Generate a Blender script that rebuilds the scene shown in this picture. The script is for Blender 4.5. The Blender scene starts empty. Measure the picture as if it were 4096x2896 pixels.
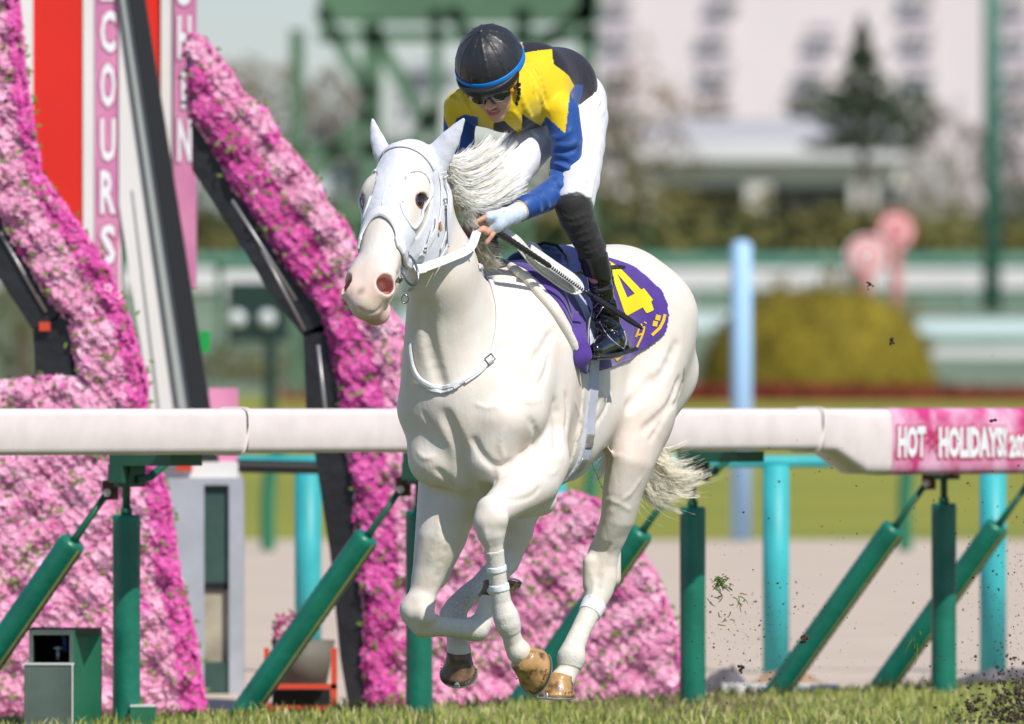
import bpy, bmesh, math, random
import numpy as np
from mathutils import Vector, Matrix
R = math.radians
random.seed(7); rng = np.random.default_rng(7)
sc = bpy.context.scene
COL = sc.collection
# ---------------------------------------------------------------- camera, light, exposure
FP = 11286.0; CAMH = 1.29; HV = 392.0          # focal length in picture pixels, eye height, horizon row
cam = bpy.data.objects.new('camera', bpy.data.cameras.new('camera')); COL.objects.link(cam)
cam.location = (0, 0, CAMH); cam.rotation_euler = (R(90), 0, 0)
cam.data.sensor_width = 36; cam.data.sensor_fit = 'HORIZONTAL'; cam.data.lens = 36*FP/1024
cam.data.shift_y = (HV-362)/1024.0
cam.data.clip_start = 1; cam.data.clip_end = 3000
cam.data.dof.use_dof = True; cam.data.dof.focus_distance = 38.9; cam.data.dof.aperture_fstop = 4.6
sc.camera = cam
SUN = Vector((0.42, -0.64, 0.86)).normalized()
w = bpy.data.worlds.new("World"); sc.world = w; w.use_nodes = True
nt = w.node_tree; bg = nt.nodes['Background']
sky = nt.nodes.new('ShaderNodeTexSky'); sky.sky_type = 'NISHITA'; sky.sun_disc = False
sky.sun_elevation = math.asin(SUN.z); sky.sun_rotation = math.atan2(SUN.x, SUN.y)
sky.air_density = 1.0; sky.dust_density = .4; sky.ozone_density = 1.2
tint = nt.nodes.new('ShaderNodeMix'); tint.data_type = 'RGBA'; tint.blend_type = 'MULTIPLY'; tint.inputs[0].default_value = 1; tint.inputs[7].default_value = (.93, .98, 1.20, 1)
nt.links.new(sky.outputs[0], tint.inputs[6]); nt.links.new(tint.outputs[2], bg.inputs[0]); bg.inputs[1].default_value = 0.09
sl = bpy.data.lights.new('sun', 'SUN'); sl.energy = 4.6; sl.angle = R(0.5); sl.color = (1, .945, .86)
so = bpy.data.objects.new('sun', sl); COL.objects.link(so)
so.rotation_euler = (-SUN).to_track_quat('-Z', 'Y').to_euler(); so.location = (10, 20, 30)
sc.view_settings.view_transform = 'Standard'; sc.view_settings.look = 'None'
sc.view_settings.exposure = 0.0; sc.view_settings.gamma = 1; sc.view_settings.use_curve_mapping = False
sc.render.engine = 'CYCLES'; sc.cycles.use_denoising = True
sc.cycles.max_bounces = 6; sc.cycles.transparent_max_bounces = 8

# ---------------------------------------------------------------- placing
def W(u, v, Y):                                   # the point that stands at depth Y seen at picture position u, v
    return np.array([(u-512)*Y/FP, Y, CAMH-(v-HV)*Y/FP])
TH = R(23.0)
FX, FY = -math.sin(TH), -math.cos(TH)             # heading of the horse
LX, LY = math.cos(TH), -math.sin(TH)              # its left side
XO, YO = 0.083, 39.6
def L(f, l, z): return np.array([XO+f*FX+l*LX, YO+f*FY+l*LY, z])
def H(u, v, f):
    Y = (f+XO*FX+YO*FY)/((u-512)/FP*FX+FY)
    return W(u, v, Y)
def unit(a):
    a = np.asarray(a, float); return a/np.linalg.norm(a)

# ---------------------------------------------------------------- materials
def srgb(h):
    h = h.lstrip('#'); c = [int(h[i:i+2], 16)/255 for i in (0, 2, 4)]
    return tuple(x/12.92 if x <= .04045 else ((x+.055)/1.055)**2.4 for x in c)+(1,)
MATS = {}
def mat(name, col, rough=.6, metal=0, noise=0, nscale=8, bump=0, bscale=40, spec=.5, col2=None, attr=None, sheen=0, coat=0, sss=0, trans=0, detail=4):
    if name in MATS: return MATS[name]
    m = bpy.data.materials.new(name); m.use_nodes = True; n = m.node_tree; b = n.nodes['Principled BSDF']
    col = tuple(col) if len(col) == 4 else tuple(col)+(1,)
    b.inputs['Base Color'].default_value = col; b.inputs['Roughness'].default_value = rough
    b.inputs['Metallic'].default_value = metal; b.inputs['Specular IOR Level'].default_value = spec
    if sheen: b.inputs['Sheen Weight'].default_value = sheen
    if coat: b.inputs['Coat Weight'].default_value = coat; b.inputs['Coat Roughness'].default_value = .08
    if sss:
        b.inputs['Subsurface Weight'].default_value = sss; b.inputs['Subsurface Scale'].default_value = .01
    tc = n.nodes.new('ShaderNodeTexCoord')
    src = None
    if attr:
        a = n.nodes.new('ShaderNodeAttribute'); a.attribute_name = attr; src = a.outputs['Color']
    if noise:
        t = n.nodes.new('ShaderNodeTexNoise'); t.inputs['Scale'].default_value = nscale; t.inputs['Detail'].default_value = detail
        n.links.new(tc.outputs['Object'], t.inputs['Vector'])
        r = n.nodes.new('ShaderNodeValToRGB'); r.color_ramp.elements[0].position = .35; r.color_ramp.elements[1].position = .68
        if col2 is None:
            k = 1-noise; c2 = (col[0]*k, col[1]*k, col[2]*k, 1)
        else: c2 = tuple(col2) if len(col2) == 4 else tuple(col2)+(1,)
        if attr:
            r.color_ramp.elements[0].color = (1-noise,)*3+(1,); r.color_ramp.elements[1].color = (1, 1, 1, 1)
            mx = n.nodes.new('ShaderNodeMix'); mx.data_type = 'RGBA'; mx.blend_type = 'MULTIPLY'; mx.inputs[0].default_value = 1
            n.links.new(src, mx.inputs[6]); n.links.new(r.outputs[0], mx.inputs[7]); src = mx.outputs[2]
        else:
            r.color_ramp.elements[0].color = c2; r.color_ramp.elements[1].color = col; src = r.outputs[0]
        n.links.new(t.outputs[0], r.inputs[0])
    if src is not None: n.links.new(src, b.inputs['Base Color'])
    if bump:
        t2 = n.nodes.new('ShaderNodeTexNoise'); t2.inputs['Scale'].default_value = bscale; t2.inputs['Detail'].default_value = 5
        n.links.new(tc.outputs['Object'], t2.inputs['Vector'])
        bp = n.nodes.new('ShaderNodeBump'); bp.inputs['Strength'].default_value = bump; bp.inputs['Distance'].default_value = .01
        n.links.new(t2.outputs[0], bp.inputs['Height']); n.links.new(bp.outputs[0], b.inputs['Normal'])
    MATS[name] = m
    return m

# ---------------------------------------------------------------- objects
def wloc(o):                                        # nothing here is rotated: world place of an object
    p = Vector(o.location)
    if o.parent is not None: p = p+wloc(o.parent)+o.matrix_parent_inverse.to_translation()
    return p
def put(name, me, m=None, parent=None, smooth=False):
    o = bpy.data.objects.new(name, me); COL.objects.link(o)
    if m is not None:
        for x in (m if isinstance(m, (list, tuple)) else [m]): me.materials.append(x)
    if smooth: me.polygons.foreach_set('use_smooth', [True]*len(me.polygons))
    if parent is not None:
        o.parent = parent; o.matrix_parent_inverse = Matrix.Translation(-wloc(parent))
    return o
def tag(o, label=None, cat=None, group=None, kind=None):
    if label: o['label'] = label
    if cat: o['category'] = cat
    if group: o['group'] = group
    if kind: o['kind'] = kind
    return o
def empty(name, loc, label=None, cat=None, group=None):
    o = bpy.data.objects.new(name, None); COL.objects.link(o); o.location = Vector([float(x) for x in loc]); o.empty_display_size = .1
    return tag(o, label, cat, group)
class MB:                                          # collects faces of one mesh
    def __init__(s): s.v = []; s.f = []; s.mi = []; s.cur = 0
    def add(s, vs, fs):
        n = len(s.v); s.v += [tuple(float(c) for c in x) for x in vs]; s.f += [tuple(n+i for i in f) for f in fs]; s.mi += [s.cur]*len(fs); return s
    def box(s, c, size, ax=None):
        c = np.asarray(c, float); h = np.asarray(size, float)/2
        ax = np.eye(3) if ax is None else np.asarray(ax, float)
        vs = [c+ax[0]*x*h[0]+ax[1]*y*h[1]+ax[2]*z*h[2] for x in (-1, 1) for y in (-1, 1) for z in (-1, 1)]
        return s.add(vs, [(0, 1, 3, 2), (4, 6, 7, 5), (0, 4, 5, 1), (2, 3, 7, 6), (0, 2, 6, 4), (1, 5, 7, 3)])
    def tube(s, pts, rad, n=10, caps=True, flat=None, sx=1.0):
        pts = [np.asarray(p, float) for p in pts]; m = len(pts)
        if not hasattr(rad, '__len__'): rad = [rad]*m
        up = None; vs = []
        for i, p in enumerate(pts):
            t = unit(pts[min(i+1, m-1)]-pts[max(i-1, 0)])
            if up is None:
                up = np.array([0, 0, 1.]) if flat is None else np.asarray(flat, float)
                if abs(np.dot(up, t)) > .95: up = np.array([0, 1., 0])
            if flat is not None: up = np.asarray(flat if np.ndim(flat) == 1 else flat[i], float)
            a = unit(np.cross(t, up)); up = unit(np.cross(a, t))
            for k in range(n):
                q = 2*math.pi*k/n; vs.append(p+rad[i]*(a*math.cos(q)+up*math.sin(q)*sx))
        fs = [(i*n+k, i*n+(k+1) % n, (i+1)*n+(k+1) % n, (i+1)*n+k) for i in range(m-1) for k in range(n)]
        if caps: fs += [tuple(range(n-1, -1, -1)), tuple((m-1)*n+k for k in range(n))]
        return s.add(vs, fs)
    def ribbon(s, pts, nrm, width, th=.003, closed=False):   # a strap: flat band with thickness lying along nrm
        pts = [np.asarray(p, float) for p in pts]; m = len(pts); vs = []
        if not hasattr(width, '__len__'): width = [width]*m
        for i, p in enumerate(pts):
            if closed: t = unit(pts[(i+1) % m]-pts[i-1])
            else: t = unit(pts[min(i+1, m-1)]-pts[max(i-1, 0)])
            nn = np.asarray(nrm[i] if np.ndim(nrm) == 2 else nrm, float); b = unit(np.cross(t, nn)); nn = unit(np.cross(b, t))
            h = width[i]/2
            e = min(h*.5, th*.6)
            for (x, y) in ((-h, 0), (-h, th*.6), (-h+e, th), (h-e, th), (h, th*.6), (h, 0)): vs.append(p+b*x+nn*y)
        k = 6; fs = []
        for i in range(m if closed else m-1):
            j = (i+1) % m
            fs += [(i*k+a, i*k+(a+1) % k, j*k+(a+1) % k, j*k+a) for a in range(k)]
        if not closed: fs += [tuple(range(k-1, -1, -1)), tuple((m-1)*k+a for a in range(k))]
        return s.add(vs, fs)
    def build(s, name, m=None, parent=None, smooth=False, base=None):
        me = bpy.data.meshes.new(name)
        v = np.array(s.v, float)
        if base is not None: v = v-np.asarray(base, float)
        me.from_pydata([tuple(x) for x in v], [], s.f); me.update()
        bm = bmesh.new(); bm.from_mesh(me); bmesh.ops.recalc_face_normals(bm, faces=bm.faces); bm.to_mesh(me); bm.free()
        o = put(name, me, m, parent, smooth)
        if len(set(s.mi)) > 1: me.polygons.foreach_set('material_index', s.mi)
        if base is not None: o.location = Vector([float(x) for x in base])
        return o
def catmull(pts, n=8, closed=False):
    P = [np.asarray(p, float) for p in pts]; m = len(P); out = []
    for i in range(m if closed else m-1):
        if closed: p0, p1, p2, p3 = P[i-1], P[i], P[(i+1) % m], P[(i+2) % m]
        else: p0, p1, p2, p3 = P[max(i-1, 0)], P[i], P[i+1], P[min(i+2, m-1)]
        for k in range(n):
            t = k/n; out.append(.5*((2*p1)+(-p0+p2)*t+(2*p0-5*p1+4*p2-p3)*t*t+(-p0+3*p1-3*p2+p3)*t**3))
    if not closed: out.append(P[-1])
    return out
# ---------------------------------------------------------------- smooth solid modelling on a grid (bodies and cloth)
def smin(a, b, k):
    h = np.clip(.5+.5*(b-a)/k, 0, 1); return b*(1-h)+a*h-k*h*(1-h)
def smax(a, b, k): return -smin(-a, -b, k)
def f_cap(a, b, ra, rb, wax=None, s=1.0):
    a = np.asarray(a, float); b = np.asarray(b, float); ba = b-a; ln = math.sqrt(max(float(ba@ba), 1e-10)); ba = ba/ln
    wx = None if wax is None else unit(wax); sl_ = max(-.9, min(.9, (ra-rb)/ln)) if ln > 1e-4 else 0; tn = sl_/math.sqrt(1-sl_*sl_)
    def f(x, y, z):
        x = x-a[0]; y = y-a[1]; z = z-a[2]
        if wx is not None:
            d = (x*wx[0]+y*wx[1]+z*wx[2])*(s-1); x = x+d*wx[0]; y = y+d*wx[1]; z = z+d*wx[2]
        h = x*ba[0]+y*ba[1]+z*ba[2]; r2 = x*x+y*y+z*z
        q = np.sqrt(np.maximum(r2-h*h, 1e-12))
        t = np.clip(h-q*tn, 0, ln)
        return np.sqrt((h-t)**2+q*q)-(ra+(rb-ra)*t/ln)
    if wx is not None:
        dd = float(ba@wx)                                  # axis must stay consistent under the flattening
        if abs(dd) > 1e-6:
            b2 = (b-a)+wx*((b-a)@wx)*(s-1); ln = math.sqrt(float(b2@b2)); ba = b2/ln
            sl_ = max(-.9, min(.9, (ra-rb)/ln)); tn = sl_/math.sqrt(1-sl_*sl_)
    m = 1.0 if wax is None else max(1, 1/s)
    return f, np.minimum(a-ra*m, b-rb*m), np.maximum(a+ra*m, b+rb*m)
def f_chain(pts, wax=None, s=1.0, kap=.0008):                          # one limb: tapered segments joined without swelling at the joints
    fs = [f_cap(a, b, ra, rb, wax, s) for (a, ra), (b, rb) in zip(pts[:-1], pts[1:])]
    lo = np.min([q[1] for q in fs], 0); hi = np.max([q[2] for q in fs], 0)
    def f(x, y, z):
        D = [q[0](x, y, z) for q in fs]; M = D[0]
        for d in D[1:]: M = np.minimum(M, d)
        A = 0; Bw = 0
        for d in D:
            e = np.exp((M-d)/kap); A = A+e*d; Bw = Bw+e
        return A/Bw
    return f, lo, hi
def f_ell(c, r, ax=None):
    c = np.asarray(c, float); r = np.asarray(r, float); ax = np.eye(3) if ax is None else np.array([unit(q) for q in ax])
    def f(x, y, z):
        x = x-c[0]; y = y-c[1]; z = z-c[2]
        q = [x*A[0]+y*A[1]+z*A[2] for A in ax]
        k0 = np.sqrt((q[0]/r[0])**2+(q[1]/r[1])**2+(q[2]/r[2])**2)
        k1 = np.sqrt((q[0]/r[0]**2)**2+(q[1]/r[1]**2)**2+(q[2]/r[2]**2)**2)
        return k0*(k0-1)/np.maximum(k1, 1e-6)
    e = np.sqrt(((ax*r[:, None])**2).sum(0))
    return f, c-e, c+e
class SDF:
    def __init__(s): s.ops = []
    def add(s, prim, k=.03, op='u'): s.ops.append((prim, k, op)); return s
    def cap(s, a, b, ra, rb, k=.03, w=None, s_=1.0, op='u'): return s.add(f_cap(a, b, ra, rb, w, s_), k, op)
    def ell(s, c, r, ax=None, k=.03, op='u'): return s.add(f_ell(c, r, ax), k, op)
    def ball(s, c, r, k=.03, op='u'): return s.add(f_cap(c, c, r, r), k, op)
    def chain(s, pts, k=.03, w=None, s_=1.0, op='u', kap=.0008):        # pts: (point, radius)
        return s.add(f_chain(pts, w, s_, kap), k, op)
    def comb(s, F, d, k, op):
        if op == 'u': return smin(F, d, k)
        if op == 's': return smax(F, -d, k)
        return F
    def __call__(s, x, y, z):
        F = np.full(np.broadcast(x, y, z).shape, 9.0)
        for (f, lo, hi), k, op in s.ops: F = s.comb(F, f(x, y, z), k, op)
        return F
    def grid(s, lo, hi, h):
        lo = np.asarray(lo, float); hi = np.asarray(hi, float); n = np.ceil((hi-lo)/h).astype(int)+1
        X = [(lo[i]+np.arange(n[i])*h) for i in range(3)]
        F = np.full(tuple(n), .2, np.float32)
        for (f, a, b), k, op in s.ops:
            m = k+3*h+.01
            i0 = np.maximum(np.floor((a-m-lo)/h).astype(int), 0); i1 = np.minimum(np.ceil((b+m-lo)/h).astype(int)+1, n)
            if (i1 <= i0).any(): continue
            S = tuple(slice(i0[i], i1[i]) for i in range(3))
            x = X[0][S[0]][:, None, None].astype(np.float32); y = X[1][S[1]][None, :, None].astype(np.float32); z = X[2][S[2]][None, None, :].astype(np.float32)
            F[S] = s.comb(F[S], f(x, y, z), k, op)
        return F, X
def nets(F, X, h):                                           # surface nets
    n = F.shape; ins = F < 0
    c = np.zeros(tuple(q-1 for q in n), np.uint8)
    for i in (0, 1):
        for j in (0, 1):
            for k in (0, 1): c += ins[i:n[0]-1+i, j:n[1]-1+j, k:n[2]-1+k]
    act = (c > 0) & (c < 8); idx = np.argwhere(act)
    if len(idx) == 0: return np.zeros((0, 3)), np.zeros((0, 4), int)
    vid = np.full(act.shape, -1, np.int64); vid[act] = np.arange(len(idx))
    acc = np.zeros((len(idx), 3)); cnt = np.zeros(len(idx))
    cor = [(i, j, k) for i in (0, 1) for j in (0, 1) for k in (0, 1)]
    val = {q: F[idx[:, 0]+q[0], idx[:, 1]+q[1], idx[:, 2]+q[2]].astype(float) for q in cor}
    for a in cor:
        for ax in range(3):
            if a[ax]: continue
            b = list(a); b[ax] = 1; b = tuple(b); va, vb = val[a], val[b]; m = (va < 0) != (vb < 0)
            t = np.where(m, va/np.where(m, va-vb, 1), 0)
            p = np.tile(np.array(a, float), (len(idx), 1)); p[:, ax] += t
            acc[m] += p[m]; cnt += m
    V = (idx+acc/cnt[:, None])*h+np.array([X[0][0], X[1][0], X[2][0]])
    Q = []
    for ax in range(3):
        o = [(ax+1) % 3, (ax+2) % 3]
        S0 = [slice(None)]*3; S1 = [slice(None)]*3; S0[ax] = slice(0, -1); S1[ax] = slice(1, None)
        e = ins[tuple(S0)] != ins[tuple(S1)]
        e2 = np.argwhere(e); g = (e2[:, o[0]] > 0) & (e2[:, o[1]] > 0) & (e2[:, o[0]] < n[o[0]]-1) & (e2[:, o[1]] < n[o[1]]-1); e2 = e2[g]
        d0 = np.zeros(3, int); d0[o[0]] = 1; d1 = np.zeros(3, int); d1[o[1]] = 1
        q = [vid[tuple((e2-a).T)] for a in (0*d0, d0, d0+d1, d1)]
        q = np.stack(q, 1); fl = ins[tuple(e2.T)]
        q = np.where(fl[:, None], q, q[:, ::-1]); Q.append(q)
    return V, np.concatenate(Q)
def trilin(F, X, h, P):
    g = (P-np.array([X[0][0], X[1][0], X[2][0]]))/h; g = np.clip(g, 0, np.array(F.shape)-1.001); i = g.astype(int); t = g-i; r = 0
    for a in (0, 1):
        for b in (0, 1):
            for c in (0, 1):
                w_ = (t[:, 0] if a else 1-t[:, 0])*(t[:, 1] if b else 1-t[:, 1])*(t[:, 2] if c else 1-t[:, 2])
                r = r+w_*F[i[:, 0]+a, i[:, 1]+b, i[:, 2]+c]
    return r
def relax(V, Q, n=2, lam=.5, keep=None):
    e = np.concatenate([Q[:, [0, 1]], Q[:, [1, 2]], Q[:, [2, 3]], Q[:, [3, 0]]]); N = len(V)
    cnt = np.bincount(e[:, 0], minlength=N)+np.bincount(e[:, 1], minlength=N)
    for it in range(n):
        A = np.stack([np.bincount(e[:, 0], V[e[:, 1], k], N)+np.bincount(e[:, 1], V[e[:, 0], k], N) for k in range(3)], 1)/np.maximum(cnt, 1)[:, None]
        V = V+(A-V)*lam
    return V
def mesh_q(name, V, Q, m, parent=None, colors=None, aname='col', base=None):
    me = bpy.data.meshes.new(name)
    if base is not None: V = V-np.asarray(base)
    me.vertices.add(len(V)); me.vertices.foreach_set('co', V.astype(np.float32).ravel())
    me.loops.add(Q.size); me.loops.foreach_set('vertex_index', Q.astype(np.int32).ravel())
    me.polygons.add(len(Q)); me.polygons.foreach_set('loop_start', np.arange(0, Q.size, 4, dtype=np.int32))
    me.polygons.foreach_set('loop_total', np.full(len(Q), 4, np.int32)); me.polygons.foreach_set('use_smooth', np.ones(len(Q), bool))
    me.update(calc_edges=True); me.validate()
    if colors is not None:
        at = me.color_attributes.new(aname, 'FLOAT_COLOR', 'POINT')
        c = np.ones((len(V), 4), np.float32); c[:, :3] = colors; at.data.foreach_set('color', c.ravel())
    return put(name, me, m, parent)
def solid(name, sdf, lo, hi, h, m, parent=None, colorf=None, region=None, off=0.0, sm=1, kr=None):
    F, X = sdf.grid(lo, hi, h)
    if off: F = F-off
    if region is not None:
        G = region(X[0][:, None, None], X[1][None, :, None], X[2][None, None, :]); F = np.maximum(F, G) if kr is None else smax(F, G, kr)
    F[0] = F[-1] = .2; F[:, 0] = .2; F[:, -1] = .2; F[:, :, 0] = .2; F[:, :, -1] = .2
    V, Q = nets(F, X, h)
    if sm: V = relax(V, Q, sm)
    col = colorf(V) if colorf is not None else None
    return mesh_q(name, V, Q, m, parent, col), V, Q
def grad(sdf, P, e=.002):
    x, y, z = P[:, 0], P[:, 1], P[:, 2]
    g = np.stack([sdf(x+e, y, z)-sdf(x-e, y, z), sdf(x, y+e, z)-sdf(x, y-e, z), sdf(x, y, z+e)-sdf(x, y, z-e)], 1)
    return g/np.maximum(np.linalg.norm(g, axis=1), 1e-9)[:, None]
def snap(sdf, P, off=0.0, it=4):                             # bring points onto a body's surface
    P = np.array(P, float)
    for _ in range(it):
        g = grad(sdf, P); P = P-g*(sdf(P[:, 0], P[:, 1], P[:, 2])-off)[:, None]
    return P, grad(sdf, P)
def raycasts(sdf, uv, y0=37.6, off=0.0, n=90):               # where lines of sight meet a body
    uv = np.atleast_2d(np.asarray(uv, float)); Y = np.full(len(uv), y0)
    for _ in range(n):
        x = (uv[:, 0]-512)*Y/FP; z = CAMH-(uv[:, 1]-HV)*Y/FP
        d = sdf(x, Y, z)-off; live = (np.abs(d) > .0004) & (Y < 41.5)
        if not live.any(): break
        Y = Y+np.where(live, d*.8, 0)
    return np.stack([(uv[:, 0]-512)*Y/FP, Y, CAMH-(uv[:, 1]-HV)*Y/FP], 1)
def raycast(sdf, u, v, y0=37.6, off=0.0, n=90): return raycasts(sdf, [(u, v)], y0, off, n)[0]
class Baked:                                                 # a body already sampled on a grid
    def __init__(s, F, X, h): s.F, s.X, s.h = F, X, h
    def __call__(s, x, y, z):
        x, y, z = np.broadcast_arrays(x, y, z); P = np.stack([x.ravel(), y.ravel(), z.ravel()], 1)
        return trilin(s.F, s.X, s.h, P).reshape(x.shape)
    def grid(s, lo, hi, h):
        lo = np.asarray(lo, float); hi = np.asarray(hi, float); n = np.ceil((hi-lo)/h).astype(int)+1
        X = [(lo[i]+np.arange(n[i])*h) for i in range(3)]; F = s.F
        for ax in range(3):                                  # linear resampling, one axis after the other
            g = np.clip((X[ax]-s.X[ax][0])/s.h, 0, F.shape[ax]-1.001); i = g.astype(int); t = (g-i).astype(np.float32)
            sh = [1, 1, 1]; sh[ax] = -1; t = t.reshape(sh)
            F = np.take(F, i, ax)*(1-t)+np.take(F, i+1, ax)*t
        return F.astype(np.float32), X
def clampbox(a, b): return np.asarray(a, float), np.asarray(b, float)
def poly_d(px, py, poly):                             # signed distance to a polygon, negative inside
    poly = np.asarray(poly, float); d = None; ins = False; n = len(poly)
    for i in range(n):
        a = poly[i-1]; b = poly[i]; e = b-a; wx = px-a[0]; wy = py-a[1]
        t = np.clip((wx*e[0]+wy*e[1])/(e@e), 0, 1); q = (wx-t*e[0])**2+(wy-t*e[1])**2
        d = q if d is None else np.minimum(d, q)
        c = ((a[1] <= py) != (b[1] <= py)) & (px < a[0]+(py-a[1])*e[0]/(e[1] if e[1] else 1e-9))
        ins = ins ^ c
    return np.where(ins, -1, 1)*np.sqrt(d)
# ---------------------------------------------------------------- the ground
def seg(name, kind='structure'): return kind
def ground_z(X, Y):
    if Y < 100: return 0.0
    if Y < 200: return 1.24*(Y-100)/100
    if Y < 320: return 1.24+(Y-200)*2.9/120
    return 4.14
RD = unit((1.12, 1.53, 0)); RP = np.array([-.372, 45.2, 0]); RN = np.array([-RD[1], RD[0], 0])     # the running rail's line
def rail(t, n=0.0, z=0.0): return RP+RD*1.896*t+RN*n+np.array([0, 0, z])
def sheet(name, pts, m, z=None, kind='structure'):
    mb = MB(); mb.add([(p[0], p[1], (p[2] if len(p) > 2 else 0)) for p in pts], [tuple(range(len(pts)))]); o = mb.build(name, m); o['kind'] = kind; return o
m_turf = mat('turf soil', (.13, .16, .035), .95, noise=.5, nscale=3, bump=.6, bscale=12)
m_dirt = mat('pale dirt', (.60, .49, .385), .95, noise=.12, nscale=1.2, bump=.5, bscale=6)
m_lawn = mat('infield lawn', (.27, .27, .02), .95, noise=.35, nscale=.12, col2=(.20, .225, .02))
m_hill = mat('muted green slope', (.20, .27, .17), .95, noise=.4, nscale=.08)
mb = MB(); e = .62
mb.add([rail(-24, e)-RN*30, rail(-24, e), rail(16, e), rail(16, e)-RN*60], [(0, 1, 2, 3)])
turf = mb.build('turf', m_turf); turf['kind'] = 'structure'
mb = MB(); mb.add([(-60, 10, -.09), (90, 10, -.09), (90, 49.2, -.09), (-60, 49.2, -.09), (90, 51.5, -.02), (-60, 51.5, -.02), (90, 100, -.02), (-60, 100, -.02)], [(0, 1, 2, 3), (3, 2, 4, 5), (5, 4, 6, 7)]); o = mb.build('dirt_track', m_dirt); o['kind'] = 'structure'
mb = MB(); mb.add([(-60, 100, -.02), (90, 100, -.02), (90, 200, 1.24), (-60, 200, 1.24)], [(0, 1, 2, 3)]); o = mb.build('infield_lawn', m_lawn); o['kind'] = 'structure'
mb = MB(); mb.add([(-90, 200, 1.24), (120, 200, 1.24), (160, 320, 4.14), (-160, 320, 4.14), (2500, 2900, 4.1), (-2500, 2900, 4.1)], [(0, 1, 2, 3), (3, 2, 4, 5)]); o = mb.build('far_slope', m_hill); o['kind'] = 'structure'
# grass blades over the strip of turf in view
g_ = np.random.default_rng(11); n = 90000
t = g_.uniform(-4.5, 6.0, n); q = .62-g_.random(n)**1.3*9.5
P = RP[None]+RD[None]*1.896*t[:, None]+RN[None]*q[:, None]
k = (np.abs(P[:, 0]) < 2.6) & (P[:, 1] > 39.5); P = P[k]; n = len(P)
ht = g_.uniform(.014, .052, n)*(1+.5*np.sin(P[:, 0]*17+2*np.sin(P[:, 1]*9))*.6+.35*np.sin(P[:, 0]*5)*np.sin(P[:, 1]*4)); wd = g_.uniform(.0012, .0026, n)
wd = wd*1.6; a = g_.uniform(0, 6.28, n); ln = g_.normal(0, .35, (n, 2))*ht[:, None]
dx = np.stack([np.cos(a)*wd, np.sin(a)*wd*.4, 0*wd], 1)
V = np.zeros((n, 5, 3)); mid = P+np.concatenate([ln*.35, (ht*.6)[:, None]], 1); tip = P+np.concatenate([ln, ht[:, None]], 1)
V[:, 0] = P-dx; V[:, 1] = P+dx; V[:, 2] = mid+dx*.8; V[:, 3] = mid-dx*.8; V[:, 4] = tip
me = bpy.data.meshes.new('grass'); idx = (np.arange(n)*5)[:, None]
me.vertices.add(n*5); me.vertices.foreach_set('co', V.astype(np.float32).ravel())
L3 = np.concatenate([idx+0, idx+1, idx+2, idx+3, idx+3, idx+2, idx+4], 1).astype(np.int32)
me.loops.add(n*7); me.loops.foreach_set('vertex_index', L3.ravel()); me.polygons.add(n*2)
st_ = (np.arange(n)*7)[:, None]+np.array([[0, 4]]); me.polygons.foreach_set('loop_start', st_.astype(np.int32).ravel()); me.polygons.foreach_set('loop_total', np.tile(np.array([4, 3], np.int32), n)); me.update(calc_edges=True)
at = me.color_attributes.new('col', 'FLOAT_COLOR', 'POINT'); base = np.array([.20, .26, .035])
tone = g_.uniform(0, 1, n)[:, None]; c = np.array([.13, .20, .025])*(1-tone)+np.array([.42, .42, .10])*tone; c[g_.random(n) < .10] = (.55, .48, .24)
brown = (np.hypot((P[:, 0]-.75)/.5, (P[:, 1]-46.0)/1.0) < 1) & (g_.random(n) < .5); c[brown] = (.20, .14, .08)
cc = np.ones((n, 5, 4), np.float32); cc[:, :, :3] = c[:, None, :]; at.data.foreach_set('color', cc.ravel())
grass = put('grass', me, mat('grass blades', (.2, .26, .04), .6, attr='col')); tag(grass, kind='stuff')
# ---------------------------------------------------------------- running rail
m_rail = mat('white vinyl rail', (.85, .755, .73), .36, noise=.10, nscale=9, spec=.5)
m_green = mat('green padding', (.010, .205, .130), .36, noise=.30, nscale=7, bump=.30, bscale=26, spec=.5)
m_gmet = mat('green painted steel', (.012, .12, .065), .4, noise=.2, nscale=12)
m_rust = mat('rusty steel', (.22, .09, .05), .8, noise=.5, nscale=30)
m_strip = mat('yellow-green seam', (.36, .36, .12), .6, noise=.2, nscale=20)
rr = empty('running_rail', rail(0, -.1), 'thick pale pinkish-white running rail crossing the whole picture behind the horse', 'running rail')
def zt(p): return CAMH-16.5*p[1]/FP                    # height of the rail's top edge
def prof(h, d, n=20, e=.34):
    out = []
    for i in range(n):
        q = 2*math.pi*i/n; c, s_ = math.cos(q), math.sin(q)
        out.append((math.copysign(abs(c)**e, c)*d/2, math.copysign(abs(s_)**e, s_)*h/2))
    return out
def tofu(u, n=0.0):                                    # rail parameter seen at picture column u
    lo, hi = -8., 12.
    for _ in range(50):
        m_ = (lo+hi)/2; p = rail(m_, n)
        if 512+p[0]*FP/p[1] < u: lo = m_
        else: hi = m_
    return lo
OFF = -.42                                             # the rail hangs out over the turf
def railseg(ts, hs, name, m, parent):
    mb = MB(); N_ = 20
    for t_, h in zip(ts, hs):
        p = rail(t_, OFF); z1 = zt(p); z0 = z1-h
        for (a, b) in prof(h, .165): mb.v.append(tuple(p+RN*a+np.array([0, 0, (z0+z1)/2+b])))
    for i in range(len(ts)-1):
        for k_ in range(N_): mb.f.append((i*N_+k_, i*N_+(k_+1) % N_, (i+1)*N_+(k_+1) % N_, (i+1)*N_+k_)); mb.mi.append(0)
    return mb.build(name, m, parent, True)
hb = .1765
ta, tb, tc_, td, te = tofu(231, OFF), tofu(807, OFF), tofu(822, OFF), tofu(853, OFF), tofu(876, OFF)
railseg([-7, ta-.004], [hb]*2, 'rail_section', m_rail, rr)
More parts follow.
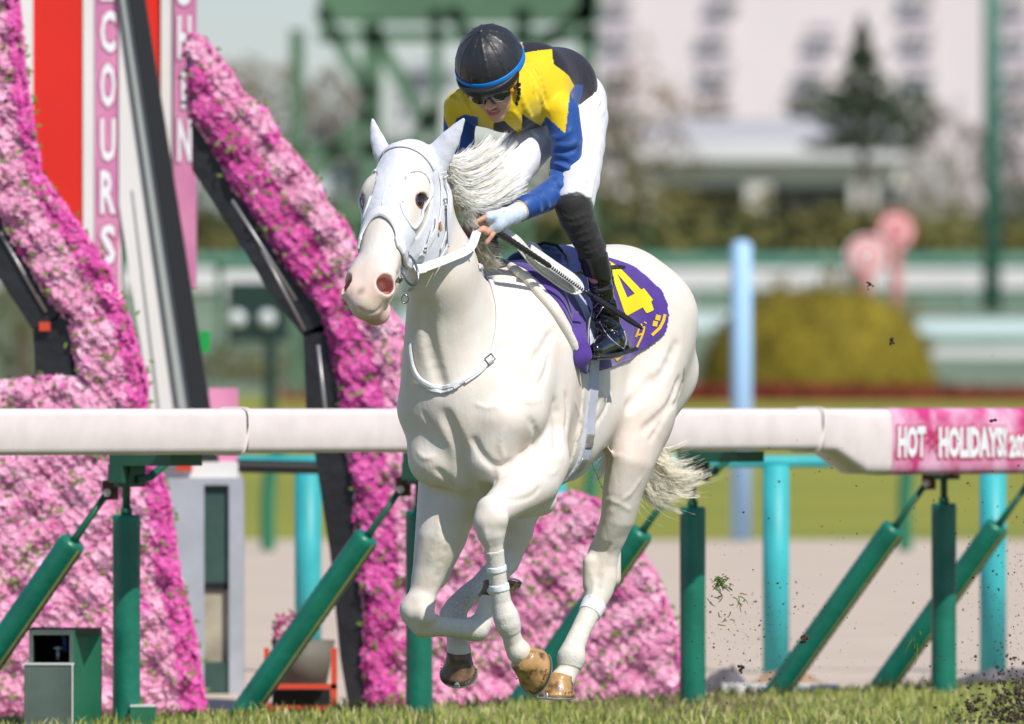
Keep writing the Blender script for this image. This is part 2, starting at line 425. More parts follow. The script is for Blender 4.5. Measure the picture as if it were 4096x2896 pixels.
railseg([ta+.002, tb-.004], [hb-.004]*2, 'rail_section', m_rail, rr)
railseg([tb+.002, tc_, td, te, 4.6], [hb, hb+.002, .272, .274, .276], 'rail_section', m_rail, rr)
for t_ in (ta, tb):
    p = rail(t_, OFF); c = p+np.array([0, 0, zt(p)-hb/2]); mb = MB()
    ring = [c+RN*a+np.array([0, 0, b])+RD*(.022*math.sin(b*14)) for a, b in prof(hb+.004, .171, 28)]; mb.tube(ring+[ring[0]], .0045, 6, False)
    mb.build('joint_seam', mat('cream sealant', (.85, .78, .72), .6), rr, True)
# banner wrap
m_ban = mat('pink banner', (.80, .30, .50), .45, noise=1, nscale=5, col2=(.62, .05, .22))
for q in m_ban.node_tree.nodes:
    if q.type == 'VALTORGB':
        q.color_ramp.elements[0].position = .40; q.color_ramp.elements[0].color = (.60, .04, .20, 1); q.color_ramp.elements[1].position = .62; q.color_ramp.elements[1].color = (.86, .48, .66, 1)
def railwrap(t0, t1, h, grow, name, m, parent):
    mb = MB(); N_ = 20
    for t_ in (t0, t1):
        p = rail(t_, OFF); z1 = zt(p)+grow; z0 = zt(p)-h-grow
        for (a, b) in prof(z1-z0, .165+2*grow): mb.v.append(tuple(p+RN*a+np.array([0, 0, (z0+z1)/2+b])))
    mb.f += [(k_, (k_+1) % N_, N_+(k_+1) % N_, N_+k_) for k_ in range(N_)]; mb.mi += [0]*N_
    return mb.build(name, m, parent, True)
ban = railwrap(te, 4.5, .275, .0022, 'banner', m_ban, rr)
def text_mesh(s_, name, o, ex, ey, width, height, m, parent, off=.0, bold=.0, depth=.002):
    cu = bpy.data.curves.new('txt', 'FONT'); cu.body = s_; cu.extrude = 0; cu.offset = bold; cu.resolution_u = 2
    ob = bpy.data.objects.new('txt', cu); COL.objects.link(ob); dg = bpy.context.evaluated_depsgraph_get(); me = bpy.data.meshes.new_from_object(ob.evaluated_get(dg)); bpy.data.objects.remove(ob); bpy.data.curves.remove(cu)
    v = np.array([x.co[:] for x in me.vertices]); mn, mx_ = v.min(0), v.max(0); ex = np.asarray(ex, float); ey = np.asarray(ey, float); nn = unit(np.cross(ex, ey))
    w2_ = width if width else height*(mx_[0]-mn[0])/(mx_[1]-mn[1])
    P = np.array(o)[None]+ex[None]*(((v[:, 0]-mn[0])/(mx_[0]-mn[0])-.5)*w2_)[:, None]+ey[None]*(((v[:, 1]-mn[1])/(mx_[1]-mn[1])-.5)*height)[:, None]+nn[None]*off
    me.vertices.foreach_set('co', P.astype(np.float32).ravel()); me.name = name; me.update(); me.materials.clear()
    return put(name, me, m, parent)
m_let = mat('white lettering', (.86, .86, .88), .5); m_outl = mat('crimson outline', (.55, .015, .08), .5)
def rail_text(s_, u0, u1, v0, v1, bold=.0):
    t0, t1 = tofu(u0, OFF-.0845), tofu(u1, OFF-.0845); a, b = rail(t0, OFF-.0845), rail(t1, OFF-.0845); c = (a+b)/2
    z0, z1 = CAMH-(v1-HV)*c[1]/FP, CAMH-(v0-HV)*c[1]/FP; c = c+np.array([0, 0, (z0+z1)/2])
    text_mesh(s_, 'lettering_outline', c, RD, (0, 0, 1), np.linalg.norm(b-a)+.02, z1-z0+.016, m_outl, ban, .0025, .11)
    text_mesh(s_, 'lettering', c, RD, (0, 0, 1), np.linalg.norm(b-a), z1-z0, m_let, ban, .0045, .055)
rail_text('HOT', 897, 925, 425.5, 458)
rail_text('HOLIDAYS!', 938, 1006, 425.5, 458)
rail_text('2023', 1008, 1034, 434, 458)
mb = MB(); t0 = tofu(931.5, OFF-.0845); c = rail(t0, OFF-.092); c[2] = CAMH-(441-HV)*c[1]/FP
for k_ in range(6):
    q = k_*math.pi/3; d = RD*math.cos(q)+np.array([0, 0, 1])*math.sin(q); e_ = RD*-math.sin(q)+np.array([0, 0, 1])*math.cos(q)
    for r_, s2 in ((.022, .010), (.044, .007)): mb.add([c+d*(r_-.008), c+d*r_+e_*s2, c+d*(r_+.010), c+d*r_-e_*s2], [(0, 1, 2, 3)])
mb.build('flower_emblem', m_outl, ban)
# posts, braces, brackets
def rail_post(t_, label_):
    b = rail(t_, .0); u = 512+b[0]*FP/b[1]
    po = empty('rail_post', b, label_, 'rail post', 'padded posts and braces carrying the running rail')
    zp = .815; mb = MB(); rr_ = .0535; mb.tube([b+np.array([0, 0, z]) for z in (-.05, .02, .2, .4, .6, .79, zp-.008, zp)], [rr_*1.03, rr_*1.02, rr_, rr_*.99, rr_*1.0, rr_*1.01, rr_, rr_*.9], 24); mb.build('pad', m_green, po, True)
    mb = MB(); mb.tube([b+np.array([-.0, -.0, zp-.01]), b+np.array([0, 0, 1.06])], .0155, 12); mb.tube([b+np.array([0, 0, zp]), b+np.array([0, 0, zp+.025])], .022, 12); mb.build('rod', m_gmet, po, True)
    zr = zt(b)-hb
    mb = MB(); X_ = np.array([RD, RN, (0, 0, 1.)]); mb.box(b+RD*.03+RN*(-.12)+np.array([0, 0, zr-.022]), (.20, .30, .045), X_); mb.box(b+RD*.02+np.array([0, 0, zr-.085]), (.17, .022, .085), X_)
    mb.box(b+RD*-.06+np.array([0, 0, zr-.075]), (.022, .07, .07), X_); mb.build('bracket', m_gmet, po)
    mb = MB(); mb.ribbon([b+RD*.06+np.array([0, -.02, zr-.10]), b+RD*.15+np.array([0, -.02, zr-.09]), b+RD*.30+np.array([0, -.02, zr-.01])], (.3, -.9, .2), .03, .012); mb.build('arm', m_gmet, po)
    h = b+np.array([-.075, .02, 1.055-.155]); mb = MB(); mb.box(h+np.array([.012, .01, .01]), (.06, .012, .075)); mb.build('hinge_plate', m_rust, po)
    mb = MB(); mb.tube([h+np.array([0, -.03, 0]), h+np.array([0, .03, 0])], .012, 10); mb.tube([h+np.array([0, -.034, 0]), h+np.array([0, -.026, 0])], .017, 6); mb.build('bolt', m_steel0, po)
    a = b+np.array([-.75, .28, -.06]); d = unit(h-a); top = h-d*.235
    mb = MB(); n_ = 60; L_ = np.linalg.norm(top-a); mb.tube([a+d*L_*i/(n_-1) for i in range(n_)], [rr_*(1.0+(.022 if i % 2 else -.012)*(i < n_-4)) if i < n_-1 else rr_*.88 for i in range(n_)], 22); br = mb.build('brace_pad', m_green, po, True)
    side = unit(np.cross(d, (0, 1, 0))); side = side if side[0] > 0 else -side; s0 = unit(side*.80+np.array([0, -.75, 0]))
    mb = MB(); mb.ribbon([a+d*.0+s0*(rr_*1.0), top-d*.02+s0*(rr_*1.0)], s0, .014, .003); mb.build('seam_strip', m_strip, br)
    mb = MB(); mb.tube([top-d*.02, top+d*.03, h-d*.02], [.018, .015, .011], 10); mb.ribbon([top+d*.05, h+d*.012], (0, -1, 0), .026, .008); mb.build('brace_rod', m_gmet, po, True)
    return po
m_steel0 = mat('zinc bolt', (.5, .48, .45), .35, .8)
rail_post(-1, 'green padded rail post beside the grey green junction box, with slanting brace')
rail_post(0, 'green padded rail post directly behind the horse\'s folded foreleg, with slanting brace')
rail_post(1, 'green padded rail post under the white tail tip at the end of the pink flowers')
rail_post(1.98, 'green padded rail post under the pink lettered banner, its brace ending bare')
rail_post(2.40, 'slanting green padded brace crossing behind the post under the banner, post hidden outside')
for t_ in (-.62, .0): pass
# ---------------------------------------------------------------- boxes and fences near the rail
def pbox(u0, v0, u1, v1, Y, dep):
    a, b = W(u0, v1, Y), W(u1, v0, Y); return (a+b)/2+np.array([0, dep/2, 0]), (abs(b[0]-a[0]), dep, abs(b[2]-a[2]))
jb = empty('junction_box', W(50, 724, 43.9), 'dark green metal junction box with an open black window at the lower left', 'box')
m_box = mat('faded dark green plate', (.10, .14, .12), .5, noise=.35, nscale=6); m_boxs = mat('green side plate', (.02, .17, .085), .45, noise=.15, nscale=8); m_blk = mat('black interior', (.004, .004, .005), .8); m_white0 = mat('worn white edge', (.6, .62, .6), .6)
Yb = 43.3
def wall_box(u0, v0, u1, v1, m, name, parent, Y=Yb, dep=.02): c, s_ = pbox(u0, v0, u1, v1, Y, dep); mb = MB(); mb.box(c, s_); return mb.build(name, m, parent)
wall_box(29, 630, 33, 665, m_box, 'frame', jb); wall_box(69.5, 630, 73.5, 665, m_box, 'frame', jb); wall_box(33, 630, 69.5, 635, m_box, 'frame', jb)
c, s_ = pbox(29, 629, 99, 740, Yb+.02, .30); mb = MB()
mb.box(c+np.array([-s_[0]/2+.01, 0, 0]), (.02, .30, s_[2])); mb.box(c+np.array([0, .14, 0]), (s_[0], .02, s_[2])); mb.box(c+np.array([0, 0, s_[2]/2-.01]), (s_[0], .30, .02)); mb.build('shell', m_blk, jb)
mb = MB(); a, b = W(73.5, 740, Yb), W(73.5, 630, Yb); mb.add([a, b, W(101, 631, Yb+.3), W(101, 740, Yb+.3)], [(0, 1, 2, 3)]); mb.add([a+np.array([-.01, .01, 0]), b+np.array([-.01, .01, 0]), W(101, 631, Yb+.32), W(101, 740, Yb+.32)], [(0, 1, 2, 3)]); mb.build('side_panel', m_boxs, jb)
wall_box(24, 664, 73, 742, m_box, 'lower_panel', jb, Yb-.03, .03); wall_box(23, 663, 74, 665, m_white0, 'edge_strip', jb, Yb-.034, .04); wall_box(71.6, 665, 73.2, 742, m_white0, 'edge_strip', jb, Yb-.036, .006)
mb = MB(); p = W(58, 660, Yb+.08); mb.tube([p, p+np.array([0, 0, .04])], .009, 10); mb.tube([p+np.array([0, 0, .04]), p+np.array([0, 0, .052])], [.02, .02], 10); mb.build('valve', mat('pale metal', (.35, .42, .42), .4, .4), jb, True)
mb = MB(); p = W(65, 652, Yb+.1); mb.tube([p, p+np.array([.0, 0, .05]), p+np.array([-.02, 0, .09])], .012, 8); mb.build('cable', mat('blue cable', (.03, .06, .25), .5), jb, True)
sb = empty('green_block', W(143, 722, 43.5), 'small green concrete block with white edges at the foot of the leftmost post', 'block'); wall_box(130, 707, 155, 738, m_boxs, 'block', sb, 43.5, .2); wall_box(130, 705.5, 155.5, 707, m_white0, 'edge_strip', sb, 43.498, .2)
m_turq = mat('turquoise paint', (.045, .47, .50), .5, noise=.18, nscale=5, col2=(.03, .36, .38))
tf = empty('turquoise_fence', W(540, 669, 52.6), 'turquoise painted fence of round posts and a top rail behind the running rail', 'fence')
for u, Yf in ((62, 52.6), (308, 52.6), (553, 52.6), (776, 52.6), (993, 52.6)):
    p = W(u, 669, Yf); p[2] = -.02; mb = MB(); mb.tube([p, p+np.array([0, 0, .97])], .062, 18); mb.build('post', m_turq, tf, True)
mb = MB(); mb.tube([W(-20, 461.5, 52.6), W(1060, 461.5, 52.6)], .028, 12); mb.build('top_rail', m_turq, tf, True)
mb = MB(); mb.tube([W(236, 466, 50.5), W(330, 468, 50.5)], .03, 10); o = mb.build('black_pipe', mat('black pipe', (.012, .012, .014), .5)); tag(o, 'short black horizontal pipe below the rail joining the black flower frame', 'pipe')
for i_, (px_, v_, Y_, h_) in enumerate(((268, 548, 93, .80), (590, 548, 93, .80), (905, 548, 93, .80), (1180, 548, 93, .80))):
    p = W(px_, v_, Y_); p[2] = -.02; mb = MB(); mb.tube(catmull([p, p+np.array([0, 0, .45]), p+np.array([.05, 0, .75]), p+np.array([.2, 0, .98]), p+np.array([.42, 0, 1.06])], 5), .06, 10); mb.build('dirt_rail_post', mat('far green paint', (.02, .17, .08), .5))
    tag(bpy.context.scene.objects[-1] if False else [o_ for o_ in bpy.data.objects if o_.name.startswith('dirt_rail_post')][-1])
for i_, o_ in enumerate(sorted([o_ for o_ in bpy.data.objects if o_.name.startswith('dirt_rail_post')], key=lambda q: q.name)):
    tag(o_, ['far green gooseneck post between the finish post base and the black leg', 'far green gooseneck post half hidden behind the horse\'s legs', 'far green gooseneck post under the banner\'s left end', 'far green gooseneck post beyond the right edge'][i_], 'rail post', 'gooseneck posts across the dirt track')
bp_ = empty('pale_blue_pole', W(741, 542, 99), 'tall pale blue marker pole standing across the dirt track right of the horse', 'pole')
mb = MB(); p = W(741.5, 542, 99); p[2] = -.02; mb.tube([p, p+np.array([0, 0, 2.60]), p+np.array([0, 0, 2.64])], [.092, .090, .05], 16); mb.build('shaft', mat('pale blue paint', (.36, .60, .86), .5), bp_, True)
mb = MB(); mb.box((W(780, 687, 49)+np.array([0, .1, -.05])), (.50, .34, .12)); o = mb.build('kerb_slab', mat('pale concrete', (.66, .68, .66), .8, noise=.1)); tag(o, 'flat white concrete slab lying in the dirt behind the rail posts', 'slab')
def mound(name, u, v, Y, rx, rz, m, label_):
    c = W(u, v, Y); c[2] = -.11; rz = rz+.04; g2 = np.random.default_rng(int(u)); mb = MB(); nr, na = 8, 28
    for i in range(nr+1):
        for j in range(na):
            r = i/nr; q = 2*math.pi*j/na; z = rz*(math.cos(r*math.pi)+1)/2*(1+.22*r*math.sin(q*3+u)+.10*g2.normal()*(0 < r < .9))
            mb.v.append((c[0]+rx*r*math.cos(q), c[1]+rx*.5*r*math.sin(q), c[2]+z))
    mb.f = [(i*na+j, i*na+(j+1) % na, (i+1)*na+(j+1) % na, (i+1)*na+j) for i in range(nr) for j in range(na)]; mb.mi = [0]*len(mb.f)
    tag(mb.build(name, m, None, True), label_, 'mound')
mound('sand_mound', 790, 683, 50.3, .42, .11, mat('brown sand', (.40, .27, .17), .95, noise=.3), 'low brown sand mound at the foot of the middle turquoise post')
mound('earth_mound', 728, 683, 50.5, .22, .12, mat('dark grey earth', (.16, .15, .17), .95, noise=.4), 'small dark grey earth mound left of the brown sand mound')
mound('earth_mound', 1000, 684, 50.4, .55, .11, mat('dark grey earth', (.16, .15, .17), .95, noise=.4), 'wide dark earth mound under the rightmost turquoise post')
# red stand with planter
rs = empty('red_stand', W(303, 705, 47.2), 'low red steel stand holding a grey planter of drooping pink flowers beside the black leg', 'plant stand')
m_red = mat('red steel', (.55, .055, .02), .5)
for u0, v0, u1, v1 in ((264, 648, 269, 712), (331, 648, 337, 712), (264, 684, 337, 689), (264, 706, 337, 712)): wall_box(u0, v0, u1, v1, m_red, 'bar', rs, 47.2, .03)
wall_box(272, 690, 330, 706, m_blk, 'painted_shade', rs, 47.5, .2)  # solid black box added as the shade between the stand's lower bars
mb = MB(); mb.tube([W(303, 684, 47.45), W(303, 640, 47.45)], [.10, .135], 20); mb.build('planter', mat('grey planter', (.15, .14, .11), .7, noise=.2), rs, True)
blob_later = lambda: blob('blossoms', W(288, 630, 47.4), (.075, .06, .075), 260, .013, mat('drooping magenta petals', (.55, .06, .25), .6), rs, 9, 'stuff')
# ---------------------------------------------------------------- the finish post
fp = empty('finish_post', W(150, 700, 51), 'tall red, white and pink tower with vertical lettering and a slanting black edge', 'finish post')
YF = 50.6
m_fred = mat('red panel', (.72, .02, .008), .45, noise=.06, nscale=2); m_fw = mat('off-white panel', (.80, .78, .74), .5, noise=.06, nscale=2); m_fpk = mat('pink panel', (.74, .30, .47), .5, noise=1, nscale=4, col2=(.60, .20, .38))
wall_box(15, -90, 33, 260, m_fw, 'white_strip', fp, YF, .3); wall_box(33, -90, 83, 300, m_fred, 'red_panel', fp, YF+.012, .3); wall_box(83, -90, 95, 300, m_fw, 'white_strip', fp, YF+.002, .3)
pk1 = wall_box(95, -90, 119, 300, m_fpk, 'pink_panel', fp, YF-.006, .3); wall_box(119, -90, 121.5, 300, m_fw, 'white_strip', fp, YF+.004, .3)
def poly_ext(name, px, Y, dep, m, parent):
    P = [W(u, v, Y) for u, v in px]; Q = [p+np.array([0, dep, 0]) for p in P]; n = len(P); mb = MB(); mb.add(P+Q, [tuple(range(n)), tuple(range(2*n-1, n-1, -1))]+[(i, (i+1) % n, n+(i+1) % n, n+i) for i in range(n)]); return mb.build(name, m, parent)
poly_ext('white_face', [(119, -60), (128, -60), (198, 409), (207, 478), (160, 478), (151, 409), (119, 205)], YF-.02, .4, m_fw, fp)
poly_ext('panel_seam', [(131, 190), (133, 190), (160, 409), (157, 409)], YF-.024, .006, mat('grey seam', (.3, .3, .3), .7), fp)
poly_ext('silver_edge', [(112.5, -60), (121, -60), (191, 409), (179, 409)], YF-.03, .10, mat('brushed silver', (.42, .46, .43), .5, .1), fp)
poly_ext('silver_edge', [(109, -60), (112.5, -60), (179, 409), (175.5, 409)], YF-.034, .012, mat('dark groove', (.08, .09, .09), .5), fp)
poly_ext('mirror_edge', [(119, -60), (135.5, -60), (210, 409), (221, 478), (201, 478), (190, 409)], YF-.05, .16, mat('black lacquered edge', (.012, .015, .017), .6), fp)
poly_ext('red_panel', [(133, -60), (161, -60), (161, 118), (150, 60)], YF+.22, .2, m_fred, fp)
poly_ext('white_strip', [(161, -60), (174, -60), (174, 200), (161, 120)], YF+.20, .2, m_fw, fp)
pk2 = poly_ext('pink_panel', [(174, -60), (195.5, -60), (195.5, 288), (188, 288), (174, 190)], YF+.18, .2, m_fpk, fp)
m_lout = mat('deep pink outline', (.50, .06, .22), .5)
def vtext(ch_, u, v0, v1, w_, Y, parent):
    o = W(u, (v0+v1)/2, Y); h = (v1-v0)*Y/FP; ww = w_*Y/FP
    text_mesh(ch_, 'letter_outline', o, (1, 0, 0), (0, 0, 1), ww+.014, h+.014, m_lout, parent, .003, .07); text_mesh(ch_, 'letter', o, (1, 0, 0), (0, 0, 1), ww, h, m_let, parent, .006, .035)
for ch_, v0, v1 in (('E', -42, 1), ('C', 10, 53), ('O', 62, 108), ('U', 118, 162), ('R', 170, 214), ('S', 224, 265)): vtext(ch_, 108, v0, v1, 15.5, YF-.006, pk1)
for ch_, v0, v1, w_ in (('S', -36, 6, 14), ('H', 15, 59, 14), ('I', 69, 109, 6), ('N', 118, 162, 14)): vtext(ch_, 184.5, v0, v1, w_, YF+.18, pk2)
wall_box(209, 388, 238, 474, m_fpk, 'pink_panel', fp, YF+.3, .06)
wall_box(153, 462, 238, 479, m_fw, 'base_cap', fp, YF-.16, .5); wall_box(176, 457, 192, 471, m_red, 'red_lamp', fp, YF-.2, .05); wall_box(163, 455, 176, 468, mat('grey hardware', (.25, .26, .28), .5, .4), 'hinge', fp, YF-.22, .06)
m_conc = mat('blue-grey concrete', (.44, .47, .52), .8, noise=.15, nscale=7); m_dgp = mat('dark green plate', (.045, .10, .085), .5, noise=.25, nscale=9)
for u0, v0, u1, v1, m, nm, dy in ((168, 478, 204, 705, m_conc, 'pedestal_side', 0), (229, 478, 243, 705, m_conc, 'pedestal_side', 0), (204, 478, 229, 485, m_conc, 'pedestal_top', 0), (204, 485, 229, 583, m_dgp, 'plate', .03), (204, 583, 229, 590, mat('black gap', (.01, .012, .012), .8), 'gap', .035), (204, 590, 229, 662, mat('cream plate', (.50, .45, .34), .7, noise=.4, nscale=6), 'opening', .05), (204, 662, 229, 705, m_dgp, 'foot_plate', .02)):
    wall_box(u0, v0, u1, v1, m, nm, fp, YF-.30+dy, .3)
gs = wall_box(199.5, 331, 210, 352, mat('bright green plastic', (.01, .33, .06), .4), 'green_sign', None, 52, .04); tag(gs, 'small bright green sign just right of the black mirror edge', 'sign')
# ---------------------------------------------------------------- flower displays
def in_poly(u, v, poly): return poly_d(np.asarray(u, float), np.asarray(v, float), poly) < 0
def flower_piece(name, label_, poly, Y, dep, edge, seed, nb, frames):
    g = np.random.default_rng(seed); root = empty(name, W(np.mean([p[0] for p in poly]), 705, Y), label_, 'flower display'); poly = np.array(poly, float)
    poly_ext('backing', [tuple(p) for p in poly], Y+.05, dep-.05, mat('leafy backing', (.07, .13, .02), .9, noise=.6, nscale=18, bump=1, bscale=30), root)
    lo, hi = poly.min(0), poly.max(0); px = Y/FP
    c = []; nrm = []; bands = []
    while len(c) < nb:
        u = g.uniform(lo[0]-3, hi[0]+3, 6000); v = g.uniform(max(lo[1], -30)-3, hi[1]+3, 6000)
        d = poly_d(u, v, poly); k = d < 1.5; u, v, d = u[k], v[k], d[k]
        eu = poly_d(u, v, edge)
        lump = .012*np.sin(u*.13+np.sin(v*.07)*2)+.010*np.sin(v*.17+u*.05)+.008*np.sin(u*.41)*np.sin(v*.37)
        z = Y+.02-np.clip(-d, 0, 6)/6*.035+lump
        for a, b, y, dd, e_ in zip(u, v, z, d, eu): c.append(W(a, b, y)); nrm.append((g.normal(0, .33)+.12, -1, g.normal(0, .33)+.32)); bands.append((a, b, e_))
    n2 = nb//3; L_ = [np.linalg.norm(poly[i]-poly[i-1]) for i in range(len(poly))]; cs_ = np.cumsum(L_)/np.sum(L_)
    for i in range(n2):                                # the sides of the piece
        k = int(np.searchsorted(cs_, g.random())); a, b = poly[k-1], poly[k]; t = g.random(); p = a+(b-a)*t; q = b-a; o_ = np.array([q[1], -q[0]])/np.linalg.norm(q)
        if poly_d(np.array([p[0]+o_[0]]), np.array([p[1]+o_[1]]), poly)[0] < 0: o_ = -o_
        p = p+o_*g.uniform(0, 2.5); c.append(W(p[0], p[1], Y+g.random()*dep)); nrm.append((o_[0]+g.normal(0, .3), -.4, -o_[1]+g.normal(0, .3))); bands.append((p[0], p[1], -1 if o_[0] > .2 else 5))
    c = np.array(c); nrm = np.array(nrm); nrm /= np.linalg.norm(nrm, axis=1)[:, None]; bands = np.array(bands); n = len(c)
    ptch = np.sin(bands[:, 0]*.045+seed)*np.sin(bands[:, 1]*.05+seed*2)+.5*np.sin(bands[:, 0]*.11+bands[:, 1]*.07)+.4*np.sin(bands[:, 1]*.16-bands[:, 0]*.05)
    mag = (bands[:, 2] < 0) | (ptch > 1.45); mag ^= g.random(n) < .04
    tone = np.clip(.5+.35*np.sin(bands[:, 0]*.09+np.sin(bands[:, 1]*.06)*2)*np.sin(bands[:, 1]*.11)+g.normal(0, .25, n), 0, 1)[:, None]
    pink = np.array([.84, .30, .54])*(1-tone)+np.array([.97, .60, .76])*tone; mg = np.array([.66, .05, .35])*(1-tone)+np.array([.86, .17, .54])*tone
    C = np.where(mag[:, None], mg, pink)
    r = g.uniform(.014, .0225, n); t1 = np.cross(nrm, g.normal(0, 1, (n, 3))); t1 /= np.linalg.norm(t1, axis=1)[:, None]; t2 = np.cross(nrm, t1)
    K = 10; V = np.zeros((n, K+1, 3)); V[:, 0] = c-nrm*.003
    for j in range(K):
        q = 2*math.pi*j/K; rr_ = r*(1.0 if j % 2 == 0 else .62)
        V[:, j+1] = c+(t1*math.cos(q)+t2*math.sin(q))*rr_[:, None]+nrm*(.004*(1 if j % 2 == 0 else .4))
    f = np.array([[0, 1+j, 1+(j+1) % K] for j in range(K)]); Fx = (np.arange(n)*(K+1))[:, None, None]+f[None]
    me = bpy.data.meshes.new('blossoms'); me.vertices.add(n*(K+1)); me.vertices.foreach_set('co', V.astype(np.float32).ravel()); m3 = Fx.reshape(-1).astype(np.int32)
    me.loops.add(len(m3)); me.loops.foreach_set('vertex_index', m3); me.polygons.add(n*K); me.polygons.foreach_set('loop_start', np.arange(0, len(m3), 3, dtype=np.int32)); me.polygons.foreach_set('loop_total', np.full(n*K, 3, np.int32)); me.update(calc_edges=True)
    at = me.color_attributes.new('col', 'FLOAT_COLOR', 'POINT'); cc = np.ones((n, K+1, 4), np.float32); cc[:, :, :3] = C[:, None]; cc[:, 0, :3] = C*.75; at.data.foreach_set('color', cc.ravel())
    o = put('blossoms', me, mat('petunia petals', (.8, .3, .5), .6, attr='col'), root); o['kind'] = 'stuff'
    # leaves showing between the blossoms
    n = nb//8; k = g.integers(0, len(c), n); p = c[k]+g.normal(0, .012, (n, 3))+np.array([0, .006, 0]); gap = ptch[k] < -.6
    p = p+np.where(gap[:, None], np.array([0, -.022, 0]), 0); mb_v = np.zeros((n, 4, 3)); a_ = g.normal(0, 1, (n, 3)); a_[:, 1] *= .4; a_ /= np.linalg.norm(a_, axis=1)[:, None]; b_ = np.cross(a_, [0, -1, 0]); b_ /= np.linalg.norm(b_, axis=1)[:, None]
    mb_v[:, 0] = p; mb_v[:, 1] = p+a_*.018+b_*.008; mb_v[:, 2] = p+a_*.036; mb_v[:, 3] = p+a_*.018-b_*.008
    me = bpy.data.meshes.new('leaves'); me.from_pydata([tuple(x) for x in mb_v.reshape(-1, 3)], [], [tuple(range(4*i, 4*i+4)) for i in range(n)]); me.update()
    o = put('leaves', me, mat('petunia leaves', (.20, .30, .05), .6, noise=.4, nscale=30), root); o['kind'] = 'stuff'
    m_bf = mat('black plastic sheeting', (.018, .018, .021), .42, noise=.4, nscale=6, bump=1, bscale=9)
    for fr in frames:
        a = fr[0]; nm = fr[1]; P0 = [W(u, v, Y+.04) for u, v in a]; o = poly_ext(nm, a, Y+.03, dep*1.1, m_bf, root)
    return root
left_poly = [(-60, -60), (10, -60), (16, 0), (22, 71), (38, 174), (80, 232), (105, 268), (127, 321), (145, 384), (143, 408), (155, 460), (167, 504), (178, 580), (192, 633), (203, 712), (-60, 712), (-60, 384), (0, 384), (43, 379), (84, 381), (76, 356), (71, 320), (51, 300), (30, 264), (15, 241), (0, 211), (-60, 150)]
left_edge = [(0, -80), (5, 0), (12, 90), (30, 190), (68, 250), (92, 285), (113, 330), (128, 384), (126, 408), (140, 470), (148, 520), (160, 590), (172, 640), (182, 712), (230, 720), (230, 300), (120, 200), (60, 60), (40, -80)]
right_poly = [(190, 36), (203, 41), (216, 58), (229, 74), (239, 94), (264, 112), (277, 137), (292, 155), (318, 186), (323, 203), (343, 224), (356, 252), (366, 287), (389, 313), (402, 328), (404, 407), (410, 470), (500, 485), (553, 501), (572, 494), (597, 503), (610, 520), (626, 530), (645, 564), (654, 576), (668, 614), (675, 635), (679, 716),
              (369, 708), (365, 657), (367, 616), (361, 574), (357, 533), (357, 491), (350, 456), (343, 407), (333, 343), (320, 305), (300, 280), (277, 249), (257, 216), (236, 188), (224, 165), (211, 142), (190, 112)]
right_edge = [(186, 60), (205, 75), (232, 120), (262, 160), (290, 200), (322, 245), (345, 300), (372, 345), (385, 407), (388, 480), (400, 560), (396, 640), (402, 712), (340, 712), (330, 500), (320, 330), (190, 120)]
flower_piece('flower_arm', 'large curved wall of light pink petunias with a magenta right edge, at the left', left_poly, 46.9, .42, left_edge, 1, 16000,
             [([(-40, 170), (0, 222), (28, 262), (58, 315), (50, 322), (33, 330), (0, 280), (-40, 240)], 'frame_beam'), ([(33, 331), (66, 315), (74, 383), (36, 383)], 'frame_leg')])
flower_piece('flower_arm', 'long slanting arm of pink petunias falling behind the horse to a low flowered block', right_poly, 48.3, .42, right_edge, 5, 18000,
             [([(192, 118), (211, 148), (236, 194), (277, 256), (300, 287), (323, 312), (328, 330), (303, 336), (269, 292), (254, 267), (219, 211), (192, 170)], 'frame_beam'), ([(303, 334), (326, 322), (336, 350), (346, 410), (355, 480), (366, 580), (371, 640), (375, 710), (349, 710), (340, 657), (330, 553), (315, 456), (306, 407)], 'frame_leg')])
for (a, b, r_) in (((0, 232), (46, 312), .008), ((232, 200), (296, 300), .007), ((262, 250), (305, 330), .006), ((318, 345), (330, 450), .008)):
    mb = MB(); mb.tube([W(a[0], a[1], 46.92), W(b[0], b[1], 46.92)], r_, 8); par = [o_ for o_ in bpy.data.objects if o_.name.startswith('flower_arm')][0 if a[0] < 100 else 1]; mb.build('frame_tube', mat('silver tube', (.35, .34, .33), .4, .6), par, True)
wall_box(39, 322, 50, 331, m_red, 'red_strap', [o_ for o_ in bpy.data.objects if o_.name == 'flower_arm'][0], 46.9, .02)
